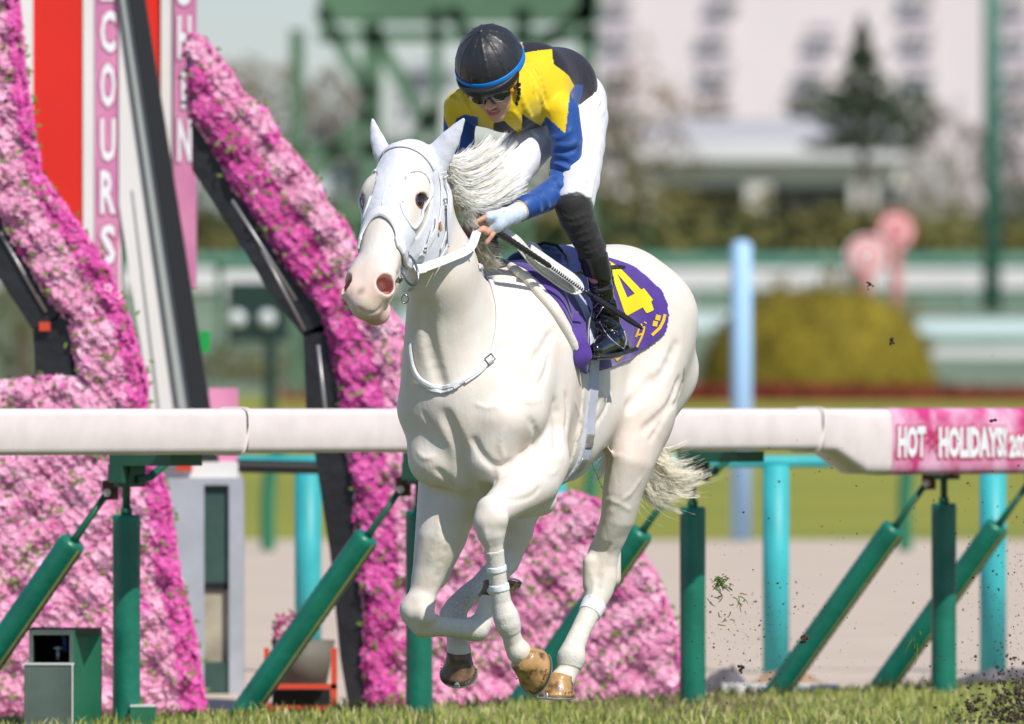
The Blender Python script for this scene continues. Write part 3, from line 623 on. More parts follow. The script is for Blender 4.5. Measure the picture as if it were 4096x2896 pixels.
# ---------------------------------------------------------------- distance
def blob(name, c, rad, n, leaf, m, parent=None, seed=0, kind=None, shape=None):
    g = np.random.default_rng(seed); c = np.asarray(c, float); rad = np.asarray(rad, float)
    d = g.normal(0, 1, (n, 3)); d /= np.linalg.norm(d, axis=1)[:, None]; lum = 1+.16*np.sin(d[:, 0]*7+seed)*np.sin(d[:, 2]*6+seed*2)+.1*np.sin(d[:, 0]*15+d[:, 2]*13)
    p = d*(g.uniform(.55, 1, n)**.4*lum)[:, None]
    if shape == 'cone': h = g.random(n)**1.4; q = g.uniform(0, 6.283, n); rr_ = (1-h)*g.uniform(.3, 1, n)**.5*(.85+.3*np.sin(h*38)); p = np.stack([np.cos(q)*rr_, np.sin(q)*rr_, h*2-1], 1)
    if shape == 'dome': p[:, 2] = np.abs(p[:, 2])
    p = c+p*rad; a = g.normal(0, 1, (n, 3)); a /= np.linalg.norm(a, axis=1)[:, None]; b = np.cross(a, d+.01); b /= np.maximum(np.linalg.norm(b, axis=1), 1e-6)[:, None]; s_ = leaf*g.uniform(.5, 1.3, n)[:, None]
    V = np.stack([p-a*s_, p+b*s_*.6, p+a*s_, p-b*s_*.6], 1).reshape(-1, 3); me = bpy.data.meshes.new(name); me.from_pydata([tuple(x) for x in V], [], [tuple(range(4*i, 4*i+4)) for i in range(n)]); me.update()
    o = put(name, me, m, parent)
    if kind: o['kind'] = kind
    return o
def tree(u, v0, v1, Y, wpx, m, label_, seed, shape=None, n=2200, name='tree', cat='tree'):
    zg = ground_z(0, Y); px = Y/FP; top = CAMH-(v0-HV)*px; bot = CAMH-(v1-HV)*px; x = (u-512)*px; r = empty(name, (x, Y, zg), label_, cat, 'trees across the course')
    mb = MB(); mb.tube([(x, Y, zg-.1), (x+.1, Y, (zg+bot)/2), (x, Y, (top+bot)/2)], [.25*max(1, wpx*px/8), .18, .08], 8); mb.build('trunk', m_trunk, r, True)
    blob('crown', (x, Y, (top+bot)/2), (wpx*px/2, wpx*px/2.5, (top-bot)/2), n, px*3.2, m, r, seed, None, shape); return r
m_trunk = mat('bark', (.16, .13, .11), .9)
m_ol = mat('olive foliage', (.145, .135, .032), .9, noise=.4, nscale=.4); m_dk = mat('dark foliage', (.055, .095, .035), .9, noise=.5, nscale=.4); m_br = mat('brownish autumn foliage', (.24, .145, .035), .9, noise=.5, nscale=.4); m_gb = mat('bare grey-brown twigs', (.27, .215, .165), .95, noise=.4, nscale=.4)
blob_later()
hedge = empty('round_hedge', W(818, 385, 194), 'big yellow-green dome-shaped clipped hedge right of the horse', 'hedge')
m_yh = mat('yellow-green clipped leaves', (.215, .17, .006), .9, noise=.35, nscale=1.2)
cH = np.array([(818-512)*194/FP, 194, 1.2]); mb = MB(); nr, na = 12, 36
for i in range(nr+1):
    for j in range(na): a, q = i/nr*math.pi/2, 2*math.pi*j/na; mb.v.append((cH[0]+2.06*math.sin(a)**.7*math.cos(q), cH[1]+1.7*math.sin(a)**.8*math.sin(q), cH[2]+1.86*math.cos(a)))
mb.f = [(i*na+j, i*na+(j+1) % na, (i+1)*na+(j+1) % na, (i+1)*na+j) for i in range(nr) for j in range(na)]; mb.mi = [0]*len(mb.f); mb.build('inner_mass', m_yh, hedge, True)
blob('leaves', cH, (2.12, 1.8, 2.05), 6000, .06, m_yh, hedge, 3, 'stuff', 'dome')
rh = empty('red_flower_hedge', W(860, 395, 191), 'low strip of dark red flowers along the foot of the round hedge', 'flower bed')
mb = MB(); x0, x1 = (-3.9), 9.5; mb.box(((x0+x1)/2, 191, 1.24), (x1-x0, .5, .30)); mb.build('bed', mat('dark red flowers', (.24, .035, .02), .9, noise=.5, nscale=2), rh)
blob('blossoms', ((x0+x1)/2, 191, 1.3), ((x1-x0)/2, .4, .16), 4000, .05, mat('dark red flowers', (.24, .035, .02), .9), rh, 4, 'stuff')
def far_rail(u0, u1, v0, v1, Y, m, label_, name='far_rail', np_=7):
    r = empty(name, W((u0+u1)/2, v1, Y), label_, 'fence'); c, s_ = pbox(u0, v0, u1, v1, Y, .15); mb = MB(); mb.box(c, s_); mb.build('board', m, r)
    for k in range(np_):
        u = u0+(u1-u0)*(k+.5)/np_; p = W(u, v1, Y+.1); zg = ground_z(0, Y)
        if p[2] > zg+.05: mb = MB(); mb.tube([(p[0], p[1], zg-.05), (p[0], p[1], p[2]+.02)], .05, 8); mb.build('post', m, r, True)
m_fw2 = mat('far white boards', (.72, .70, .68), .6, noise=.08, nscale=.5); m_fbl = mat('far pale blue-white boards', (.62, .74, .74), .6); m_fgr = mat('far green rail paint', (.12, .30, .22), .7)
far_rail(930, 1300, 347, 375, 232, m_fw2, 'broad white far board at the right, just above the red flowers'); far_rail(905, 1300, 319, 336, 245, m_fbl, 'pale bluish far board above the broad white one at the right')
far_rail(905, 1300, 339, 342, 239, m_fgr, 'thin green far rail between two pale boards at the right'); far_rail(-200, 1300, 268, 289, 290, m_fw2, 'long white far board running behind the round hedge and red-white signs', np_=16)
far_rail(-200, 1300, 254, 264, 300, m_fgr, 'long grey-green far rail above the white far board', np_=16); far_rail(640, 1300, 293, 297, 285, m_fgr, 'thin green far rail under the long white board')
far_rail(400, 760, 312, 330, 250, m_fbl, 'pale far board left of the round hedge partly behind the rump')
wd = empty('wood', (0, 316, 4), 'dense dark olive belt of trees running behind the far white boards', 'wood')
mb = MB(); mb.box((0, 318, 4.5), (120, 2, 3.4)); mb.build('inner_mass', m_dk, wd)
blob('leaves', (0, 316, 4.6), (36, 2.2, 2.15), 9000, .26, m_ol, wd, 77, 'stuff')
# two round signs
for u, v, r_, dy, lb, dpt in ((867, 256, 21, 0, 'round white sign with a red centre and rim, left of the pair', 205), (896, 231, 19, .5, 'round white sign with a red rim, upper right of the pair', 206)):
    s_ = empty('round_sign', W(u, 395, dpt), lb, 'sign', 'pair of round red and white signs'); c = W(u, v, dpt); px = dpt/FP
    for rr_, m, y, nm in ((r_*px, mat('sign red', (.70, .02, .02), .5) if dy else mat('sign white', (.80, .74, .74), .5), 0, 'rim'), (r_*px*.86, mat('sign pale red', (.80, .16, .18), .5) if not dy else mat('sign white', (.80, .74, .74), .5), -.03, 'face'), (r_*px*.66, mat('sign pale pink', (.82, .60, .60), .5) if not dy else mat('sign pale red', (.80, .16, .18), .5), -.05, 'ring'), (r_*px*.34, mat('sign white', (.80, .74, .74), .5), -.07, 'face'), (r_*px*.20, mat('sign red', (.70, .02, .02), .5), -.09, 'centre')):
        mb = MB(); mb.tube([c+np.array([0, y, 0]), c+np.array([0, y+.025, 0])], rr_, 28); mb.build(nm, m, s_)
    mb = MB(); mb.tube([(c[0], dpt+.04, 1.2), (c[0], dpt+.04, c[2])], .10, 10); mb.build('pole', mat('dull red paint', (.45, .16, .15), .6), s_, True)
gp_ = empty('green_pole', W(992, 300, 285), 'tall dark green pole near the right edge in front of the apartment block', 'pole')
x = (992-512)*285/FP; mb = MB(); mb.tube([(x, 285, 3.0), (x, 285, 13.5)], [.23, .21], 12); mb.build('shaft', mat('dark green paint', (.05, .16, .11), .5), gp_, True)
# apartment block
ap = empty('apartment_building', (35, 1000, 4), 'large pale pinkish apartment block with rows of dark recessed balconies, top right', 'building')
m_ap = mat('pale pink render', (.76, .67, .67), .9, noise=.06, nscale=.05); m_win = mat('dark balcony opening', (.30, .265, .29), .6); m_bal = mat('balcony front', (.74, .66, .67), .8)
Ya = 1000; c, s_ = pbox(588, -260, 1240, 260, Ya, 14); mb = MB(); mb.box(c, s_); wallb = mb.build('wall', m_ap, ap)
for i in range(7):
    for j in range(6):
        u, v = 622+98*i, -6+36*j
        if (i*7+j*5) % 11 == 3: continue
        u += ((i*13+j*29) % 7-3)*1.5; hw = 11+((i*5+j*3) % 4)*2
        c, s_ = pbox(u-hw, v-5, u+hw, v+3.5, Ya-.6, 1); mb = MB(); mb.box(c, s_); wn = mb.build('window', m_win, ap)
        c, s_ = pbox(u-16, v+3.5, u+16, v+9, Ya-1.2, 1.1); mb = MB(); mb.box(c, s_); mb.build('balcony', m_bal, ap)
# low white hall with grey roof and columns
lh = empty('low_hall', W(770, 250, 420), 'long low cream-white hall with grey roof and square columns behind the trees', 'building')
for u0, v0, u1, v1, m, nm, dy in ((630, 142, 905, 160, m_fw2, 'fascia', -2), (625, 158, 905, 185, mat('cream wall', (.68, .64, .56), .8), 'upper_wall', 0), (640, 185, 890, 222, mat('dark glazing', (.14, .15, .16), .4), 'glazing', 3), (640, 222, 900, 262, mat('cream wall', (.68, .64, .56), .8), 'lower_wall', 1)):
    c, s_ = pbox(u0, v0, u1, v1, 420+dy, 8); mb = MB(); mb.box(c, s_); mb.build(nm, m, lh)
for u in (648, 758, 864):
    c, s_ = pbox(u-13, 184, u+13, 224, 418, 1); mb = MB(); mb.box(c, s_); mb.build('column', mat('cream wall', (.68, .64, .56), .8), lh)
poly_ext('roof', [(622, 143), (655, 118), (880, 118), (908, 143)], 421, 10, mat('grey roof', (.42, .42, .45), .7), lh)
tag(wall_box(904, 150, 960, 215, mat('pale grey render', (.5, .47, .45), .8), 'shed', None, 430, 10), 'pale grey shed beside the right end of the low hall', 'building')
# trees
tree(862, 16, 150, 330, 112, m_dk, 'dark pointed conifer standing before the apartment block', 11, 'cone', 4500, 'conifer')
for i_, (u, v0, v1, Y, w_, m, lb) in enumerate(((640, 52, 262, 350, 110, m_br, 'brown autumn tree against the apartment block just right of the jockey'), (600, 85, 262, 345, 90, m_ol, 'olive tree directly right of the jockey\'s hip'), (705, 90, 250, 430, 100, m_br, 'low reddish brown tree left of the conifer'),
        (826, 84, 150, 440, 84, m_dk, 'dark rounded tree at the conifer\'s left foot'), (902, 86, 150, 440, 84, m_dk, 'dark rounded tree at the conifer\'s right foot'), (955, 105, 262, 345, 120, m_gb, 'bare grey-brown tree right of the low hall'), (1020, 80, 240, 350, 100, m_gb, 'bare grey-brown tree at the right edge'),
        (660, 185, 262, 320, 150, m_ol, 'wide olive bush below the left end of the low hall'), (790, 212, 262, 318, 170, m_ol, 'wide olive bush below the columns of the low hall'), (930, 195, 262, 322, 160, m_ol, 'wide olive bush behind the round signs'), (1030, 185, 265, 325, 100, m_dk, 'dark bush right of the green pole'), (590, 200, 300, 315, 90, m_dk, 'dark bush behind the horse\'s croup'),
        (245, 60, 130, 350, 130, m_gb, 'grey-brown tree tops above the pink arm, under the sky'), (330, 70, 170, 345, 90, m_gb, 'grey-brown tree behind the left gantry column'), (230, 150, 260, 330, 130, m_dk, 'dark green tree between the mirror edge and the pink arm'), (390, 130, 260, 320, 120, m_dk, 'dark green tree behind the horse\'s ears'), (470, 150, 270, 325, 120, m_ol, 'olive tree behind the jockey\'s arms'),
        (560, 150, 260, 322, 100, m_ol, 'olive tree behind the jockey\'s knee'), (250, 345, 400, 210, 150, m_ol, 'olive bush seen below the black frame beside the green sign'), (20, 240, 395, 200, 60, m_ol, 'olive bush seen through the gap in the left flower wall'), (345, 300, 400, 205, 110, m_ol, 'olive bush behind the pink arm left of the horse'))):
    tree(u, v0, v1, Y, w_, m, lb, 20+i_, name='tree' if 'tree' in lb else 'bush', cat='tree' if 'tree' in lb else 'bush', n=1600)
# houses seen as pale dots between the trees
for i_, (u0, v0, u1, v1, m, lb) in enumerate(((205, 100, 240, 165, m_fbl, 'small pale blue house above the pink arm'), (252, 120, 300, 190, m_fw2, 'small white house left of the gantry column'), (310, 110, 352, 170, m_fbl, 'pale blue-white house between the gantry columns'), (345, 150, 385, 230, m_fw2, 'white house left of the horse\'s right ear'), (395, 60, 455, 140, m_fw2, 'white building just left of the helmet'), (540, 170, 600, 230, m_fw2, 'white house right of the jockey\'s knee'))):
    h_ = empty('house', W((u0+u1)/2, v1, 380), lb, 'house'); c, s_ = pbox(u0, v0+12, u1, 262, 380, 8); mb = MB(); mb.box(c, s_); mb.build('wall', m, h_); poly_ext('roof', [(u0-3, v0+12), ((u0+u1)/2, v0), (u1+3, v0+12)], 379.5, 9, mat('grey roof', (.42, .42, .45), .7), h_)
    for k in range(3):
        for l_ in range(3): c, s_ = pbox(u0+5+k*11, v0+20+l_*15, u0+11+k*11, v0+27+l_*15, 379.8, .4); mb = MB(); mb.box(c, s_); mb.build('window', m_win, h_)
# green steel gantry
ga = empty('steel_gantry', W(420, 395, 170), 'large blurred green steel gantry with cross beams and columns behind the horse and jockey', 'gantry'); m_ga = mat('gantry green paint', (.095, .19, .115), .6, noise=.25, nscale=.6)
def beam(a, b, wpx, nm='beam', Y=170):
    p, q = W(*a, Y), W(*b, Y); d = unit(q-p); mb = MB(); mb.box((p+q)/2, (np.linalg.norm(q-p), .5, wpx*Y/FP), [d, (0, 1, 0), unit(np.cross(d, (0, 1, 0)))]); mb.build(nm, m_ga, ga)
beam((318, 6), (600, 6), 34, 'cross_beam'); beam((318, 36), (598, 36), 12, 'cross_beam'); beam((297, 30), (297, 395), 14, 'column'); beam((372, 20), (372, 395), 20, 'column'); beam((587, -20), (587, 395), 16, 'column'); beam((523, 10), (523, 395), 16, 'column'); beam((436, 10), (436, 395), 12, 'column')
for a, b in (((320, 10), (372, 100)), ((372, 30), (430, 130)), ((436, 110), (372, 200)), ((297, 190), (372, 110)), ((372, 240), (320, 330)), ((450, 10), (523, 110)), ((523, 60), (587, 10)), ((436, 250), (523, 170)), ((340, 200), (430, 310))): beam(a, b, 14, 'brace')
for v in (150, 235): beam((297, v), (523, v), 13, 'cross_beam')
# dark lamp box with two round lamps
lb_ = empty('lamp_box', W(260, 400, 120), 'dark green box with two round white lamps on a green frame, left of the horse', 'signal lamp'); Yl = 120
for u0, v0, u1, v1, m, nm in ((228, 282, 288, 342, mat('very dark green box', (.006, .03, .022), .5), 'housing'), (215, 262, 300, 270, m_ga, 'frame_bar'), (216, 262, 222, 350, m_ga, 'frame_bar'), (264, 342, 276, 420, mat('very dark green box', (.006, .03, .022), .5), 'leg')):
    c, s_ = pbox(u0, v0, u1, v1, Yl, .3); mb = MB(); mb.box(c, s_); mb.build(nm, m, lb_)
for u in (237, 267):
    c = W(u, 319, Yl); mb = MB(); mb.tube([c+np.array([0, -.06, 0]), c+np.array([0, -.01, 0])], [.088, .095], 20); mb.build('lamp', mat('frosted lamp glass', (.62, .66, .68), .3), lb_, True)
# ---------------------------------------------------------------- the horse
horse = empty('horse', (L(0, 0, 0)[0], L(0, 0, 0)[1], .12), 'white racehorse in a white hood galloping with all four hooves off the turf', 'horse')
B = SDF()
Lv = np.array([LX, LY, 0]); Fv = np.array([FX, FY, 0])
def tor(pts, s, k=.06):
    B.chain([(L(f, l, z), r) for f, l, z, r in pts], k, Lv, s, kap=.03)
# trunk
tor([(.46, 0, 1.27, .34), (.30, 0, 1.32, .385), (.05, 0, 1.345, .37), (-.25, 0, 1.42, .325), (-.5, 0, 1.50, .29)], 1.42)
B.chain([(L(.36, 0, 1.62), .10), (L(.1, 0, 1.62), .11), (L(-.3, 0, 1.63), .12)], .08)          # back
# croup and buttocks
for sd in (1, -1):
    B.ell(L(-.56, .095*sd, 1.59), (.33, .155, .222), [Fv, Lv, (0, 0, 1)], .08)
    B.cap(L(-.60, .12*sd, 1.54), L(-.74, .135*sd, 1.37), .165, .155, .07)
    B.cap(L(-.74, .135*sd, 1.37), L(-.56, .15*sd, 1.14), .155, .10, .06)
    B.cap(L(-.62, .16*sd, 1.55), L(-.45, .19*sd, 1.22), .19, .13, .07)                           # thigh
for sd in (1, -1): B.chain([(L(.30, .07*sd, 1.09), .14), (L(.0, .085*sd, 1.135), .15), (L(-.24, .08*sd, 1.24), .15)], .06)
# neck
B.chain([(H(466, 375, .46), .265), (H(458, 332, .60), .215), (H(443, 272, .78), .160), (H(426, 205, .93), .115), (H(418, 172, .98), .095)], .06, Lv, 1.35, kap=.04)
B.cap(H(430, 300, .80), H(430, 405, .66), .075, .11, .05)                                       # underside of the neck
# shoulder blades, upper arms, chest
for sd in (1, -1):
    B.cap(L(.28, .11*sd, 1.60), L(.58, .155 if sd > 0 else -.142, 1.22), .10, .125 if sd > 0 else .108, .07)
    B.cap(L(.30, .165*sd, 1.42), L(.42, .185 if sd > 0 else -.17, 1.08), .10, .10, .05)
B.cap(L(.66, .145, 1.19), L(.66, .10, 1.06), .095, .085, .03)      # left breast muscle
B.cap(L(.64, -.122, 1.20), L(.66, -.095, 1.06), .090, .098, .03)       # right breast muscle
B.cap(L(.60, .0, 1.02), L(.50, 0, .98), .085, .10, .05)
# left foreleg: forearm reaches forward
el, kn = H(544, 486, .42), H(491, 515, .80)
B.chain([(H(533, 462, .46), .125), (H(530, 480, .52), .105), (H(515, 494, .66), .078), (H(494, 511, .78), .054)], .03)
B.cap(H(541, 500, .40), H(520, 505, .56), .055, .048, .025)        # elbow and flexor
def leg(pts, k=.014, w=None, s=1.0):                                # picture position, half width in pixels, station f
    B.chain([(H(u, v, f), hw/288.0) for u, v, hw, f in pts], k, w, s)
leg([(491, 511, 15.5, .80), (491, 523, 16.2, .81), (491, 532, 14.5, .81), (493, 543, 10.2, .80), (495, 556, 8.6, .79), (498, 580, 8.4, .77), (502, 604, 9.2, .75), (506, 617, 12.3, .74), (508, 624, 12.0, .735), (511, 634, 9.6, .72), (514, 644, 10, .70), (519, 652, 12.5, .69)])
B.ball(H(485, 520, .82), .036, .02); B.ball(H(498, 518, .82), .034, .02)
# right foreleg: folded
leg([(455, 470, 36, .48), (448, 505, 31, .52), (440, 535, 25, .55), (431, 565, 18, .56), (424, 590, 14, .57)], .03)
B.cap(H(450, 535, .47), H(438, 580, .50), .062, .03, .03)
leg([(420, 603, 15.5, .585), (417, 612, 16.5, .59), (424, 624, 14.2, .58), (436, 626, 9.8, .53), (450, 627, 9.3, .47), (465, 628.5, 9.8, .40), (476, 629, 12.4, .355), (482, 622, 10.5, .335), (485, 610, 8.2, .32), (489, 600, 9.5, .31), (494, 595, 12, .30)])
B.ball(H(411, 608, .60), .036, .02); B.ball(H(425, 616, .62), .036, .02)
# left hind leg
leg([(632, 415, 40, -.46), (634, 432, 32, -.42), (631, 460, 23.5, -.36), (623, 490, 19.5, -.35), (618, 518, 16.6, -.36), (611, 536, 14.4, -.37)], .04, Fv, .72)
leg([(611, 536, 14.2, -.37), (604, 552, 16.0, -.38), (601, 566, 16.5, -.38), (601, 578, 16.5, -.375), (599, 590, 14.6, -.36), (595, 603, 11.5, -.33), (588, 616, 10, -.29), (580, 632, 9.6, -.24), (574, 646, 10.6, -.19), (571, 658, 14.0, -.165), (569, 668, 11.2, -.155), (566, 675, 11.0, -.14), (562, 680, 12.5, -.12)], .014)
B.cap(H(613, 540, -.47), H(611, 578, -.47), .028, .036, .02)        # point of hock
B.cap(H(590, 562, -.33), H(589, 584, -.33), .026, .022, .02)
# right hind leg
leg([(552, 425, 42, -.25), (530, 478, 25, -.13), (518, 518, 17.5, -.08)], .05, Fv, .7)
leg([(517, 530, 17, -.08), (509, 548, 16.5, -.08), (504, 560, 16.5, -.07), (496, 572, 13, -.01), (482, 585, 10.5, .08), (466, 597, 10, .18), (456, 608, 11, .24), (453, 617, 13.2, .26), (455, 630, 10, .28), (458, 643, 11, .29), (459, 651, 12.5, .30)], .014)
# muscle relief: grooves and ridges
def grv(pts, r=.012, k=.02):
    k = k*1.4
    P, N = snap(B, pts, r*.55)
    for (a, b) in zip(P[:-1], P[1:]): GR.append((a, b, r, k, 's'))
def rdg(pts, r=.012, k=.03, dep=.004):
    P, N = snap(B, pts, -dep)
    for (a, b) in zip(P[:-1], P[1:]): GR.append((a, b, r, k, 'u'))
GR = []
def rc(u, v): return raycast(B, u, v)
def pic(pts): return list(raycasts(B, pts))
grv(catmull(pic([(446, 415), (455, 436), (462, 456), (467, 480), (474, 500)]), 3), .011, .022)   # between the breasts
grv(catmull(pic([(474, 440), (480, 452), (490, 463), (501, 467), (509, 462)]), 3), .007, .012)   # below the left shoulder
grv(catmull(pic([(424, 414), (434, 430), (446, 446)]), 3), .003, .010)
grv(catmull(pic([(494, 467), (495, 480), (490, 490)]), 2), .005, .010)
grv(catmull(pic([(555, 404), (558, 425), (557, 450)]), 2), .010, .02)                           # behind the shoulder
grv(catmull(pic([(507, 500), (520, 500), (532, 496), (540, 488)]), 3), .004, .008)               # forearm
grv(catmull(pic([(534, 362), (545, 346), (552, 334)]), 2), .006, .02)
grv(catmull(pic([(628, 408), (640, 396), (652, 380)]), 3), .009, .02)                # stifle fold
grv(catmull(pic([(644, 430), (660, 416), (672, 400), (679, 380)]), 3), .007, .016)
grv(catmull(pic([(650, 440), (660, 425), (668, 408)]), 2), .004, .01)
grv(catmull(pic([(655, 385), (668, 365), (676, 345)]), 2), .006, .02)
grv(catmull(pic([(604, 500), (608, 470), (612, 452)]), 2), .004, .010)
grv(catmull(pic([(594, 604), (598, 588), (603, 562), (608, 545)]), 2), .005, .008)
grv(catmull(pic([(434, 588), (441, 562), (446, 540), (441, 518)]), 2), .004, .008)
grv(catmull(pic([(428, 305), (428, 330), (434, 360), (442, 390)]), 3), .006, .025)
for pts in ([(476, 404), (488, 408), (497, 406)], [(520, 400), (531, 402), (540, 400)], [(604, 447), (612, 455), (622, 456)], [(606, 455), (604, 475), (606, 500), (604, 520)], [(610, 500), (620, 504), (630, 510)], [(541, 470), (550, 474), (557, 470)],
            [(418, 452), (424, 458), (432, 457)], [(600, 575), (604, 562), (612, 548)], [(592, 600), (594, 585), (590, 570)], [(430, 560), (436, 540), (441, 525)], [(485, 530), (488, 545), (489, 556)], [(640, 480), (632, 492), (622, 500)], [(520, 330), (524, 350), (522, 372)],
            [(575, 400), (580, 420), (574, 440)], [(600, 390), (606, 400), (604, 415)], [(505, 430), (500, 445), (505, 458)]):
    rdg(catmull(pic(pts), 3), .0042, .010, .0034)
for pts in ([(540, 384), (546, 372), (549, 356)], [(566, 395), (568, 412), (566, 430)], [(600, 400), (592, 418), (580, 436)], [(611, 392), (606, 408), (596, 424)], [(437, 470), (446, 478), (452, 488)], [(530, 420), (536, 435), (534, 450)], [(684, 372), (680, 392), (670, 408)]):
    grv(catmull(pic(pts), 3), .004, .012)
for a, b, r, k, op in GR:
    if op == 'u': B.cap(a, b, r, r, k)
    else: B.cap(a, b, r, r, k, op='s')

# head, in its own frame: a down the face, n out of the face, s to the horse's left
HS, HPIT, HK = R(21), .63, 1.10
hD = unit([-math.sin(HS)*HPIT, -math.cos(HS)*HPIT, -math.sqrt(1-HPIT**2)])
hS = np.array([math.cos(HS), -math.sin(HS), 0]); hN = -np.cross(hS, hD)
if hN[1] > 0: hN = -hN
hO = H(410, 151, 1.00)
def HD(a, n, s): return hO+(hD*a+hN*n+hS*s)*HK
def hcoord(P): q = (P-hO)/HK; return q@hD, q@hN, q@hS
HA = [hD, hN, hS]
class HB_:
    def cap(s, a, b, ra, rb, k=.03, w=None, s_=1.0, op='u'): B.cap(a, b, ra*HK, rb*HK, k, w, s_, op)
    def ell(s, c, r, ax=None, k=.03, op='u'): B.ell(c, np.array(r)*HK, ax, k, op)
HB = HB_()
HB.ell(HD(.072, -.03, 0), (.112, .10, .088), HA, .04)
HB.ell(HD(.19, .0, 0), (.15, .075, .092), HA, .04)                     # forehead
HB.cap(HD(.20, .0, 0.004), HD(.50, .0, .008), .070, .054, .04, hS, .86)       # nasal bones
HB.cap(HD(.24, -.10, 0), HD(.54, -.06, .004), .088, .054, .04, hS, 1.25)     # jaw
for sd in (1, -1):
    HB.ell(HD(.21, -.135, .060*sd), (.125, .120, .042), HA, .035)          # cheek
    HB.ell(HD(.175, .014, .074*sd), (.052, .042, .036), HA, .03)           # brow
    HB.cap(HD(.26, -.02, .068*sd), HD(.42, -.03, .045*sd), .018, .010, .03)  # facial crest
    HB.ell(HD(.195, .006, .084*sd), (.038, .032, .026), HA, .02)            # eye lids
HB.ell(HD(.56, -.015, 0), (.085, .06, .056), HA, .035)                  # muzzle
HB.ell(HD(.602, -.02, 0), (.045, .052, .05), HA, .03)                 # upper lip
HB.ell(HD(.588, -.075, .012), (.045, .040, .045), HA, .018)                 # chin and lower lip
for sd in (1, -1):
    HB.cap(HD(.48, .01, .040*sd), HD(.565, .008, .050*sd), .028, .040, .03)
    nd = unit(hS*sd*.62+hN*.72+hD*.1)
    HB.cap(HD(.56, .010, .052*sd)+nd*.055, HD(.552, .005, .050*sd)-nd*.012, .034, .024, .007, hD, .92, 's')    # nostril
    HB.ell(HD(.216, .018, .094*sd), (.022, .023, .024), HA, .006, 's')      # eye socket
HB.cap(HD(.66, -.052, .05), HD(.60, -.055, .07), .006, .005, .008, op='s'); HB.cap(HD(.66, -.052, -.05), HD(.60, -.055, -.07), .006, .005, .008, op='s')
HB.cap(HD(.66, -.052, .05), HD(.66, -.052, -.05), .006, .006, .008, op='s')
# ears
EARS = SDF()
for pts, sd, fb in (([(433, 166, 14), (440, 154, 12.5), (449, 141, 9.5), (457, 129, 5), (463.5, 119.5, 1)], 1, .965), ([(388, 163, 9), (382, 152, 8.5), (377.5, 140, 6.5), (374.5, 130, 4), (372.6, 119.5, .8)], -1, 1.0)):
    P = [H(u, v, fb) for u, v, r in pts]; ax = unit(P[-1]-P[0])
    d = unit(hN*.6+np.array([0, -.5, 0])+hS*sd*.2); d = unit(d-ax*(d@ax))
    for S in (B, EARS): S.chain([(p, r/292.) for p, (u, v, r) in zip(P, pts)], .012, d, 1.7, kap=.003)
    c = H(pts[1][0]+(3 if sd > 0 else 1), pts[1][1]+2, fb); 
for pts, r in (([(379, 310), (384, 303), (388, 294), (390, 288)], .0045), ([(358, 308), (366, 313), (374, 313), (380, 309)], .004), ([(353, 297), (358, 290), (364, 286)], .003), ([(392, 262), (396, 270), (398, 280)], .003), ([(402, 258), (405, 268)], .003)):
    P, N = snap(B, raycasts(B, catmull([np.array(p, float) for p in pts], 4)), r*.4)
    for a, b in zip(P[:-1], P[1:]): B.cap(a, b, r, r, .006, op='s')
BLO, BHI = (-.66, 37.9, .22), (.74, 40.95, 2.32)
def coat_color(V):
    C = np.tile(np.array([.76, .725, .67]), (len(V), 1))
    a, n, s = hcoord(V)
    near = (np.abs(s) < .2) & (n > -.3) & (n < .2) & (a > -.2) & (a < .8)
    def mixc(m, c):
        m = np.clip(m, 0, 1)[:, None]; return C*(1-m)+np.array(c)*m
    C = mixc(near*np.clip((a-.47)/.12, 0, 1)*.75, (.78, .58, .50))
    C = mixc(near*np.clip((a-.60)/.03, 0, 1)*np.clip((-n-.04)/.02, 0, 1)*.9, (.70, .42, .37))
    for sd in (1, -1):
        c = HD(.555, .03, .055*sd); r = np.linalg.norm(V-c, axis=1)
        C = mixc(np.clip((.05-r)/.03, 0, 1)*.6, (.80, .52, .47)); r2 = np.linalg.norm(V-HD(.556, .002, .050*sd), axis=1); C = mixc(near*np.clip((.040-r2)/.006, 0, 1)*.85, (.46, .17, .14)); C = mixc(near*np.clip((.024-r2)/.010, 0, 1)*.9, (.20, .05, .045))
        c = HD(.216, .014, .095*sd); r = np.linalg.norm(V-c, axis=1); C = mixc(np.clip((.036-r)/.008, 0, 1)*.5, (.66, .46, .40))
    c = HD(.60, .045, .0); C = mixc(np.clip((.022-np.linalg.norm(V-c, axis=1))/.015, 0, 1)*.7, (.32, .27, .2))
    c = HD(.635, .02, .03); C = mixc(np.clip((.04-np.linalg.norm(V-c, axis=1))/.03, 0, 1)*.5, (.60, .52, .36))
    q = V-L(0, 0, 0); f = q[:, 0]*FX+q[:, 1]*FY; l = q[:, 0]*LX+q[:, 1]*LY
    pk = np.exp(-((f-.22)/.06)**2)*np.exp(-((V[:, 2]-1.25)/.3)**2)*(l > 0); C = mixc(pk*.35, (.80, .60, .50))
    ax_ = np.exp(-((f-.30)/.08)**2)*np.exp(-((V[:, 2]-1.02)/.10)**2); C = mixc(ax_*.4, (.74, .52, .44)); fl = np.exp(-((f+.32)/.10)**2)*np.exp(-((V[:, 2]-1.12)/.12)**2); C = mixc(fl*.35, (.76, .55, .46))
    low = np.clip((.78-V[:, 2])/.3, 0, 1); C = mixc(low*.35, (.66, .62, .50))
    return C
BF, BX = B.grid(BLO, BHI, .0058)
BV, BQ = nets(BF, BX, .0058); BV = relax(BV, BQ, 3)
m_coat = mat('white coat', (.8, .78, .74), .5, noise=.07, nscale=14, bump=.10, bscale=210, spec=.25, attr='col')
